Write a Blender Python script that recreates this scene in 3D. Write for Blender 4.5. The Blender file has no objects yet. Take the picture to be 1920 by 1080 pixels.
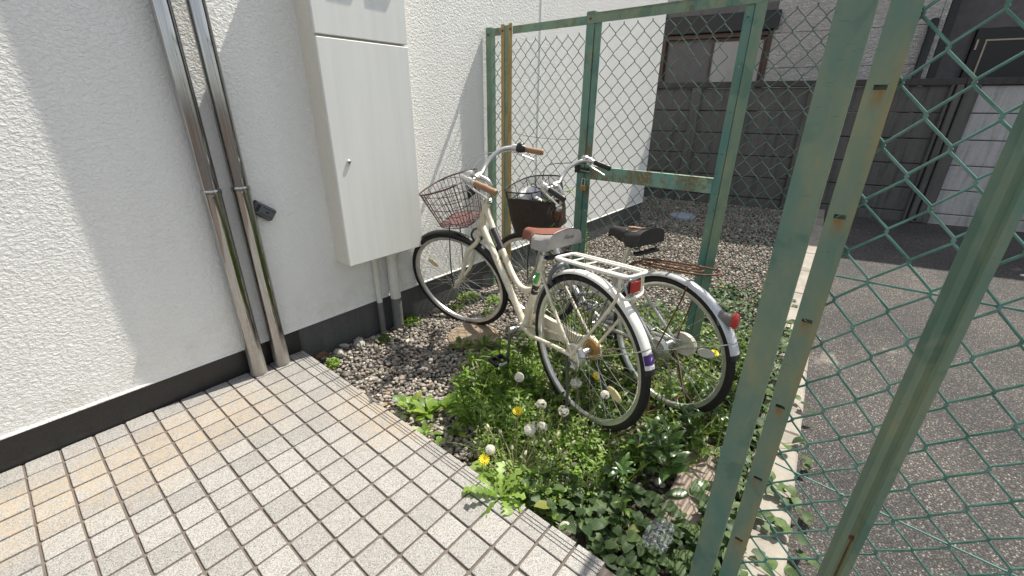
import bpy, math, random
import numpy as np
from mathutils import Matrix, Vector

random.seed(7); RNG = np.random.default_rng(7)
SC = bpy.context.scene
COL = SC.collection
rad = math.radians

# ------------------------------------------------------------------ camera
CAM_H = 1.2698
YAW, PITCH, ROLL = rad(39.435), rad(23.128), rad(0.393)
fwd = Vector((math.cos(YAW) * math.cos(PITCH), math.sin(YAW) * math.cos(PITCH), -math.sin(PITCH)))
rgt0 = Vector((math.sin(YAW), -math.cos(YAW), 0))
up0 = rgt0.cross(fwd)
rgt = rgt0 * math.cos(ROLL) + up0 * math.sin(ROLL)
upv = -rgt0 * math.sin(ROLL) + up0 * math.cos(ROLL)
cam_d = bpy.data.cameras.new('camera')
cam = bpy.data.objects.new('camera', cam_d); COL.objects.link(cam)
cam.matrix_world = Matrix(((rgt.x, upv.x, -fwd.x, 0), (rgt.y, upv.y, -fwd.y, 0), (rgt.z, upv.z, -fwd.z, CAM_H), (0, 0, 0, 1)))
cam_d.sensor_fit = 'HORIZONTAL'; cam_d.sensor_width = 36.0; cam_d.lens = 36.0 * 799.2 / 1920
cam_d.clip_start = 0.02; cam_d.clip_end = 500
SC.camera = cam

# ------------------------------------------------------------------ light
SUN = Vector((5.0, -1.0, 8.4)).normalized()      # towards the sun
w = bpy.data.worlds.new('World'); SC.world = w; w.use_nodes = True
wn = w.node_tree; wn.nodes.clear()
sky = wn.nodes.new('ShaderNodeTexSky'); sky.sky_type = 'NISHITA'; sky.sun_disc = False
sky.sun_elevation = math.asin(SUN.z); sky.sun_rotation = math.atan2(SUN.x, SUN.y)
sky.air_density = 1.0; sky.dust_density = 1.6; sky.ozone_density = 1.0
bg = wn.nodes.new('ShaderNodeBackground'); bg.inputs[1].default_value = 0.125
wo = wn.nodes.new('ShaderNodeOutputWorld')
hz = wn.nodes.new('ShaderNodeHueSaturation'); hz.inputs['Saturation'].default_value = 0.38      # bright hazy city sky
wn.links.new(sky.outputs[0], hz.inputs['Color']); wn.links.new(hz.outputs[0], bg.inputs[0]); wn.links.new(bg.outputs[0], wo.inputs[0])
sl = bpy.data.lights.new('sun', 'SUN'); sl.energy = 4.9; sl.angle = rad(0.55); sl.color = (1.0, 0.945, 0.835)
so = bpy.data.objects.new('sun', sl); COL.objects.link(so); so.location = (4, -1, 8)
so.rotation_euler = (-SUN).to_track_quat('-Z', 'Y').to_euler()
SC.view_settings.view_transform = 'Standard'; SC.view_settings.look = 'None'
SC.view_settings.gamma = 1.0; SC.view_settings.exposure = 0.57
SC.render.engine = 'CYCLES'
SC.cycles.max_bounces = 6; SC.cycles.transparent_max_bounces = 12

# ------------------------------------------------------------------ materials
def srgb(r, g, b):
    f = lambda c: (c / 255 / 12.92) if c / 255 <= 0.04045 else ((c / 255 + 0.055) / 1.055) ** 2.4
    return (f(r), f(g), f(b), 1.0)

class NT:
    """small helper round a material's node tree"""
    def __init__(s, name):
        s.m = bpy.data.materials.new(name); s.m.use_nodes = True
        s.t = s.m.node_tree; s.b = s.t.nodes['Principled BSDF']; s.out = s.t.nodes['Material Output']
    def n(s, typ, ins=None, **props):
        x = s.t.nodes.new('ShaderNode' + typ)
        for k, v in props.items(): setattr(x, k, v)
        for k, v in (ins or {}).items():
            if isinstance(v, bpy.types.NodeSocket): s.t.links.new(v, x.inputs[k])
            else: x.inputs[k].default_value = v
        return x
    def link(s, a, b): s.t.links.new(a, b)
    def set(s, **kw):
        for k, v in kw.items():
            i = s.b.inputs[k.replace('_', ' ')]
            if isinstance(v, bpy.types.NodeSocket): s.link(v, i)
            else: i.default_value = v
    def coord(s, kind='Object', scale=None):
        c = s.n('TexCoord').outputs[kind]
        if scale is not None: c = s.n('Mapping', {'Vector': c, 'Scale': scale}).outputs[0]
        return c
    def pos(s, scale=(1, 1, 1)):
        return s.n('Mapping', {'Vector': s.n('NewGeometry').outputs['Position'], 'Scale': scale}).outputs[0]
    def noise(s, vec, scale, detail=4, rough=0.55, dist=0.0):
        return s.n('TexNoise', {'Vector': vec, 'Scale': scale, 'Detail': detail, 'Roughness': rough, 'Distortion': dist}).outputs['Fac']
    def ramp(s, fac, stops, interp='LINEAR'):
        r = s.n('ValToRGB', {'Fac': fac}); e = r.color_ramp; e.interpolation = interp
        while len(e.elements) < len(stops): e.elements.new(0.5)
        for el, (p, c) in zip(e.elements, stops):
            el.position = p; el.color = c if len(c) == 4 else (*c, 1)
        return r.outputs[0]
    def f(s, fac, lo, hi): return s.n('MapRange', {'Value': fac, 'From Min': lo, 'From Max': hi}).outputs[0]      # clamped 0..1, lo > hi inverts
    def mix(s, fac, a, b, mode='MIX'):
        x = s.n('Mix', data_type='RGBA', blend_type=mode)
        for k, v in (('Factor', fac), ('A', a), ('B', b)):
            i = [q for q in x.inputs if q.name == k and (q.type == ('VALUE' if k == 'Factor' else 'RGBA'))][0]
            if isinstance(v, bpy.types.NodeSocket): s.link(v, i)
            else: i.default_value = v
        return [q for q in x.outputs if q.type == 'RGBA'][0]
    def math(s, op, a, b=0.0):
        x = s.n('Math', operation=op)
        for i, v in enumerate((a, b)):
            if isinstance(v, bpy.types.NodeSocket): s.link(v, x.inputs[i])
            else: x.inputs[i].default_value = v
        return x.outputs[0]
    def bump(s, h, strength=0.5, dist=0.005, normal=None):
        x = s.n('Bump', {'Height': h, 'Strength': strength, 'Distance': dist})
        if normal is not None: s.link(normal, x.inputs['Normal'])
        return x.outputs[0]

def m_plain(name, col, rough=0.5, metal=0.0, var=0.12, scale=30.0, bump=0.0, spec=0.5):
    k = NT(name); v = k.noise(k.pos(), scale, 3)
    dark = tuple(c * (1 - var) for c in col[:3]) + (1,); light = tuple(min(1, c * (1 + var)) for c in col[:3]) + (1,)
    k.set(Base_Color=k.ramp(v, [(0.25, dark), (0.75, light)]), Roughness=rough, Metallic=metal)
    k.b.inputs['Specular IOR Level'].default_value = spec
    if bump: k.set(Normal=k.bump(k.noise(k.pos(), scale * 6, 3), bump, 0.001))
    return k.m

def m_stucco():
    k = NT('white_stucco')
    p = k.pos((1.0, 1.0, 1.3))
    n1 = k.noise(p, 74, 3, 0.55, 0.6); n2 = k.noise(p, 170, 2, 0.5)
    h = k.math('ADD', k.f(n1, 0.36, 0.72), k.math('MULTIPLY', n2, 0.25))
    stain = k.noise(k.pos((3, 3, 0.3)), 1.6, 5, 0.6)
    col = k.ramp(stain, [(0.3, (0.82, 0.82, 0.79)), (0.7, (0.87, 0.87, 0.84))])
    z = k.n('SeparateXYZ', {'Vector': k.n('NewGeometry').outputs['Position']}).outputs[2]
    splash = k.math('MULTIPLY', k.f(z, 0.42, 0.13), k.f(k.noise(k.pos(), 9, 5, 0.7), 0.45, 0.75))     # soil splashed up by rain
    col = k.mix(k.math('MULTIPLY', splash, 0.45), col, (0.50, 0.455, 0.38, 1))
    runs = k.f(k.noise(k.pos((16, 16, 0.35)), 1.7, 4, 0.6), 0.60, 0.78)
    col = k.mix(k.math('MULTIPLY', runs, 0.07), col, (0.50, 0.49, 0.45, 1))
    k.set(Base_Color=col, Roughness=0.75, Normal=k.bump(h, 0.75, 0.0043))
    return k.m

def m_tile():
    k = NT('granite_tile')
    p = k.pos(); oi = k.n('ObjectInfo').outputs['Random']
    sp = k.n('TexVoronoi', {'Vector': p, 'Scale': 520.0}).outputs['Color']
    spv = k.n('SeparateColor', {'Color': sp}).outputs[0]
    n = k.noise(p, 260, 4, 0.65)
    base = k.ramp(k.mix(0.5, spv, n), [(0.28, (0.135, 0.127, 0.12)), (0.42, (0.265, 0.255, 0.243)), (0.70, (0.40, 0.388, 0.372))])
    pits = k.f(k.noise(p, 210, 2, 0.5), 0.60, 0.66); patch = k.f(k.noise(p, 24, 3, 0.6), 0.42, 0.60)
    base = k.mix(k.math('MULTIPLY', k.math('MULTIPLY', pits, patch), 0.9), base, (0.10, 0.09, 0.08, 1))
    tone = k.math('ADD', k.math('MULTIPLY', oi, 0.22), 0.87)
    base = k.mix(1.0, base, k.n('CombineColor', {0: tone, 1: tone, 2: tone}).outputs[0], 'MULTIPLY')
    # ochre rust stains that run along the tiles near the wall and the outer edge
    xyz = k.n('SeparateXYZ', {'Vector': k.n('NewGeometry').outputs['Position']})
    nz = k.noise(p, 4.5, 4, 0.6)
    yb = k.math('ADD', xyz.outputs[1], k.math('MULTIPLY', k.math('SUBTRACT', nz, 0.5), 0.35))
    wall_band = k.math('MULTIPLY', k.math('MULTIPLY', k.f(yb, 1.60, 1.86), k.f(yb, 2.16, 2.02)), k.f(xyz.outputs[0], 0.72, 0.45))
    edge_band = k.math('MULTIPLY', k.math('MULTIPLY', k.f(yb, 1.10, 1.25), k.f(yb, 1.80, 1.62)), k.f(xyz.outputs[0], 0.60, 0.78))
    st = k.math('MAXIMUM', wall_band, k.math('MAXIMUM', edge_band, k.math('MULTIPLY', k.f(k.noise(k.pos((2.2, 3.2, 1)), 2.1, 5, 0.62, 0.5), 0.60, 0.74), 0.5)))
    st2 = k.f(k.noise(p, 30, 5, 0.68), 0.36, 0.72)
    base = k.mix(k.math('MULTIPLY', k.math('MULTIPLY', st, st2), 0.8), base, (0.385, 0.29, 0.18, 1))
    drt = k.f(k.noise(k.pos((1, 1, 1)), 3.2, 5, 0.65), 0.50, 0.75)
    base = k.mix(k.math('MULTIPLY', drt, 0.22), base, (0.27, 0.24, 0.205, 1))
    k.set(Base_Color=base, Roughness=0.62, Normal=k.bump(n, 0.35, 0.0012))
    return k.m

def m_green_paint(name, rust, tone=1.0, base=(0.185, 0.255, 0.19), drip_light=0.25, slots=None):
    """weathered green paint on steel; rust 0..1"""
    k = NT(name)
    p = k.pos((1, 1, 0.45)); q = k.pos()
    n = k.noise(p, 14, 5, 0.6); n2 = k.noise(q, 70, 4)
    b = tuple(c * tone for c in base)
    col = k.ramp(n, [(0.25, (b[0] * .5, b[1] * .92, b[2] * 1.02)), (0.45, (b[0] * .88, b[1] * .98, b[2] * .98)), (0.62, (b[0] * 1.15, b[1] * 1.1, b[2] * .98)), (0.8, (b[0] * 1.7, b[1] * 1.25, b[2] * .9))])
    smear = k.math('MULTIPLY', k.f(k.noise(k.pos((1, 1, 0.8)), 8.5, 3, 0.55, 0.6), 0.56, 0.62), 0.62)
    col = k.mix(smear, col, (b[0] * .42, b[1] * .70, b[2] * .74, 1))
    drip_light_mask = k.f(k.noise(k.pos((26, 26, 1.3)), 1.6, 4, 0.6), 0.54, 0.72)
    col = k.mix(k.math('MULTIPLY', drip_light_mask, drip_light), col, (0.33, 0.28, 0.12, 1))  # ochre drips; on the ridge post also light on its slopes, put into colour
    scr = k.f(k.noise(k.pos((9, 9, 60)), 3.0, 3, 0.7), 0.66, 0.70)
    col = k.mix(k.math('MULTIPLY', scr, 0.4), col, (0.06, 0.12, 0.09, 1))
    rm = k.math('MULTIPLY', k.f(k.noise(k.pos((1, 1, 0.6)), 9, 5, 0.7), 0.62 - 0.34 * rust, 0.70 - 0.30 * rust), k.f(n2, 0.30, 0.60))
    col = k.mix(rm, col, k.ramp(n2, [(0.3, (0.085, 0.04, 0.018)), (0.7, (0.30, 0.155, 0.045))]))
    if slots:      # rust that has run out of the punched slots
        xyz = k.n('SeparateXYZ', {'Vector': k.n('NewGeometry').outputs['Position']})
        zf = k.math('FRACT', k.math('ADD', k.math('DIVIDE', k.math('SUBTRACT', xyz.outputs[2], slots[0]), slots[1]), 20.0))
        below = k.math('MULTIPLY', k.f(zf, 0.80, 0.97), k.f(k.math('ABSOLUTE', k.math('SUBTRACT', xyz.outputs[1], slots[2])), 0.011, 0.004))
        col = k.mix(k.math('MULTIPLY', below, k.f(n2, 0.25, 0.6)), col, (0.27, 0.15, 0.045, 1))
        edge = k.math('MULTIPLY', k.f(xyz.outputs[1], 0.020, 0.008), k.f(n, 0.40, 0.62)); col = k.mix(k.math('MULTIPLY', edge, 0.75), col, (0.33, 0.27, 0.12, 1))
    k.set(Base_Color=col, Roughness=k.math('ADD', k.math('MULTIPLY', rm, 0.35), 0.5), Normal=k.bump(k.math('ADD', n2, rm), 0.22, 0.001))
    return k.m

def m_rust_post():
    k = NT('rust_bleached_green_paint')
    p = k.pos((1, 1, 0.25)); n = k.noise(p, 26, 4, 0.6); n2 = k.noise(k.pos((1, 1, .1)), 120, 3)
    k.set(Base_Color=k.mix(0.35, k.ramp(n, [(0.3, (0.29, 0.18, 0.06)), (0.55, (0.42, 0.29, 0.115)), (0.75, (0.38, 0.36, 0.19))]), k.ramp(n2, [(0.3, (0.26, 0.16, 0.055)), (0.7, (0.44, 0.33, 0.15))])), Roughness=0.75)
    return k.m

def m_rust():
    k = NT('rusty_steel'); n = k.noise(k.pos(), 90, 5, 0.7)
    k.set(Base_Color=k.ramp(n, [(0.25, (0.045, 0.02, 0.012)), (0.5, (0.14, 0.062, 0.03)), (0.72, (0.24, 0.15, 0.09))]), Roughness=0.85, Normal=k.bump(n, 0.5, 0.001))
    return k.m

def m_asphalt():
    k = NT('asphalt'); p = k.pos()
    v = k.n('TexVoronoi', {'Vector': p, 'Scale': 150.0}); c = k.n('SeparateColor', {'Color': v.outputs['Color']}).outputs[0]
    v2 = k.n('TexVoronoi', {'Vector': p, 'Scale': 74.0}); c2 = k.n('SeparateColor', {'Color': v2.outputs['Color']}).outputs[1]
    big = k.noise(p, 1.3, 4); n = k.noise(p, 330, 3)
    col = k.ramp(c, [(0.05, (0.055, 0.052, 0.052)), (0.5, (0.095, 0.090, 0.088)), (0.85, (0.15, 0.142, 0.137)), (0.98, (0.34, 0.31, 0.28))])
    col = k.mix(k.math('MULTIPLY', k.f(c2, 0.945, 0.96), k.f(v2.outputs['Distance'], 0.32, 0.22)), col, (0.46, 0.42, 0.36, 1))
    gap = k.f(k.math('ADD', v.outputs['Distance'], k.math('MULTIPLY', n, 0.35)), 0.50, 0.74)
    col = k.mix(k.math('MULTIPLY', gap, 0.8), col, (0.035, 0.033, 0.033, 1))
    col = k.mix(1.0, col, k.ramp(big, [(0.28, (0.68, 0.68, 0.70)), (0.5, (1.0, 0.99, 0.98)), (0.72, (1.42, 1.37, 1.30))]), 'MULTIPLY')
    wear = k.math('MULTIPLY', k.f(k.noise(p, 1.9, 4, 0.6, 0.4), 0.68, 0.74), k.f(n, 0.35, 0.6))
    col = k.mix(k.math('MULTIPLY', wear, 0.55), col, (0.50, 0.44, 0.37, 1))
    h = k.math('ADD', k.math('MULTIPLY', k.math('SUBTRACT', 1.0, v.outputs['Distance']), 1.0), k.math('MULTIPLY', n, 0.5))
    k.set(Base_Color=col, Roughness=0.92, Normal=k.bump(h, 1.0, 0.006))
    return k.m

def m_concrete(name, col, dark=0.35, scale=3.0, streak=True):
    k = NT(name); p = k.pos(); n = k.noise(p, 40, 5, 0.65)
    s1 = k.noise(k.pos((6, 6, 0.6) if streak else (1, 1, 1)), scale, 5, 0.65, 0.3)
    c = np.array(col)
    base = k.ramp(s1, [(0.30, tuple(c * (1 - dark))), (0.5, tuple(c)), (0.75, tuple(np.minimum(1, c * 1.25)))])
    base = k.mix(0.3, base, k.ramp(n, [(0.3, tuple(c * .6)), (0.7, tuple(np.minimum(1, c * 1.3)))]))
    k.set(Base_Color=base, Roughness=0.88, Normal=k.bump(n, 0.35, 0.003))
    return k.m

def m_siding():
    k = NT('embossed_siding'); p = k.pos((1.0, 1.0, 2.4))
    n = k.noise(p, 17, 4, 0.6, 1.2); n2 = k.noise(p, 46, 3)
    h = k.math('ADD', k.f(n, 0.35, 0.65), k.math('MULTIPLY', n2, 0.4))
    k.set(Base_Color=k.ramp(k.noise(k.pos(), 3, 4), [(0.3, (0.69, 0.655, 0.62)), (0.7, (0.77, 0.735, 0.70))]), Roughness=0.8, Normal=k.bump(h, 1.0, 0.022))
    return k.m

def m_steel():
    k = NT('polished_stainless'); z = k.n('SeparateXYZ', {'Vector': k.n('NewGeometry').outputs['Position']}).outputs[2]
    n = k.noise(k.pos((60, 60, 2)), 4, 3)
    low = k.math('MULTIPLY', k.ramp(k.math('ADD', k.math('MULTIPLY', k.noise(k.pos((10, 10, 3)), 3, 4), 0.25), z), [(0.12, (1, 1, 1)), (0.34, (0, 0, 0))]), 0.75)
    k.set(Base_Color=k.mix(low, k.ramp(n, [(0.3, (0.33, 0.33, 0.33)), (0.7, (0.47, 0.465, 0.46))]), (0.36, 0.32, 0.27, 1)), Metallic=k.math('SUBTRACT', 1.0, k.math('MULTIPLY', low, 0.8)),
          Roughness=k.math('ADD', k.math('MULTIPLY', low, 0.4), k.math('ADD', k.math('MULTIPLY', n, 0.06), 0.05)), Normal=k.bump(k.noise(k.pos((30, 30, 5)), 1.5, 2), 0.05, 0.01))
    return k.m

def m_attr_ramp(name, stops, rough=0.7, bump=0.0, spec=0.4, mottle=0.25, scale=180):
    k = NT(name); a = k.n('Attribute', attribute_name='rnd').outputs['Fac']
    col = k.ramp(a, stops)
    n = k.noise(k.pos(), scale, 3)
    col = k.mix(1.0, col, k.ramp(n, [(0.3, (1 - mottle,) * 3), (0.7, (1 + mottle,) * 3)]), 'MULTIPLY')
    k.set(Base_Color=col, Roughness=rough); k.b.inputs['Specular IOR Level'].default_value = spec
    if bump: k.set(Normal=k.bump(n, bump, 0.001))
    return k.m

def m_leaf(name, dark, light, rough=0.42, trans=0.35, tcol=None, spec=0.45):
    """leaf: Principled mixed with a translucent shader for light coming through; tint varies by the 'rnd' attribute"""
    k = NT(name); a = k.n('Attribute', attribute_name='rnd').outputs['Fac']
    d, l = np.array(dark), np.array(light)
    yel = (0.30, 0.27, 0.06)
    col = k.ramp(a, [(0.0, tuple(d)), (0.55, tuple((d + l) / 2)), (0.93, tuple(l)), (0.985, yel), (1.0, (0.26, 0.17, 0.07))])
    vein = k.noise(k.pos(), 160, 2)
    col = k.mix(1.0, col, k.ramp(vein, [(0.3, (0.8,) * 3), (0.7, (1.2,) * 3)]), 'MULTIPLY')
    k.set(Base_Color=col, Roughness=rough, Normal=k.bump(vein, 0.25, 0.001)); k.b.inputs['Specular IOR Level'].default_value = spec
    t = k.n('BsdfTranslucent', {'Color': k.mix(1.0, col, (1.9, 2.1, 0.9, 1), 'MULTIPLY')})
    mx = k.n('MixShader', {0: trans}); k.link(k.b.outputs[0], mx.inputs[1]); k.link(t.outputs[0], mx.inputs[2]); k.link(mx.outputs[0], k.out.inputs[0])
    return k.m

def m_paint(name, col, dirt=(0.28, 0.21, 0.13), amount=0.5, rough=0.35, metal=0.0, scale=22):
    """bicycle paint with grime and little chips"""
    k = NT(name); p = k.pos(); g = k.f(k.noise(p, scale, 5, 0.68), 0.48, 0.78); ch = k.f(k.noise(p, 170, 3, 0.6), 0.66, 0.70)
    c = k.mix(k.math('MULTIPLY', g, amount), (*col, 1), (*dirt, 1)); c = k.mix(k.math('MULTIPLY', ch, amount * 0.9), c, (0.12, 0.06, 0.03, 1))
    k.set(Base_Color=c, Metallic=metal, Roughness=k.math('ADD', k.math('MULTIPLY', g, 0.35), rough))
    return k.m

def m_glass_dark(name, col, rough=0.08):
    k = NT(name); n = k.noise(k.pos(), 2.5, 3)
    c = np.array(col); k.set(Base_Color=k.ramp(n, [(0.3, tuple(c * .85)), (0.7, tuple(c * 1.1))]), Roughness=rough); return k.m

def m_reflector(name, col):
    k = NT(name); v = k.n('TexVoronoi', {'Vector': k.pos(), 'Scale': 260.0}).outputs['Distance']
    k.set(Base_Color=(*col, 1), Roughness=0.12, Normal=k.bump(v, 0.6, 0.002)); k.b.inputs['Coat Weight'].default_value = 0.6
    return k.m

def m_film(name, col=(0.75, 0.78, 0.8), alpha=0.45):
    k = NT(name); n = k.noise(k.pos(), 70, 4, 0.65, 1.2)
    k.set(Base_Color=(*col, 1), Roughness=0.15, Normal=k.bump(n, 0.9, 0.008))
    fold = k.f(n, 0.50, 0.66)
    t = k.n('BsdfTransparent', {'Color': (0.93, 0.95, 0.96, 1)}); mx = k.n('MixShader', {0: k.math('ADD', k.math('MULTIPLY', fold, alpha), 0.05)})
    k.link(t.outputs[0], mx.inputs[1]); k.link(k.b.outputs[0], mx.inputs[2]); k.link(mx.outputs[0], k.out.inputs[0]); return k.m

def m_fluff():
    k = NT('dandelion_fluff'); k.set(Base_Color=(0.88, 0.86, 0.79, 1), Roughness=0.9)
    t = k.n('BsdfTranslucent', {'Color': (0.88, 0.86, 0.79, 1)}); mx = k.n('MixShader', {0: 0.45})
    k.link(k.b.outputs[0], mx.inputs[1]); k.link(t.outputs[0], mx.inputs[2]); k.link(mx.outputs[0], k.out.inputs[0]); return k.m

def m_cabinet():
    k = NT('cream_painted_steel'); s = k.noise(k.pos((9, 9, 0.5)), 2.2, 4, 0.6); n = k.noise(k.pos(), 420, 2)
    k.set(Base_Color=k.ramp(s, [(0.3, (0.74, 0.75, 0.715)), (0.62, (0.80, 0.81, 0.775))]), Roughness=0.48, Normal=k.bump(n, 0.12, 0.0005)); return k.m

def m_manhole():
    k = NT('manhole_cover_resin'); p = k.pos(); n = k.noise(p, 16, 5, 0.65, 0.5); w2 = k.noise(p, 120, 3)
    k.set(Base_Color=k.mix(0.4, k.ramp(n, [(0.3, (0.16, 0.115, 0.075)), (0.6, (0.36, 0.28, 0.20))]), k.ramp(w2, [(0.3, (0.17, 0.13, 0.09)), (0.7, (0.40, 0.33, 0.25))])), Roughness=0.8, Normal=k.bump(w2, 0.3, 0.001)); return k.m

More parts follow.
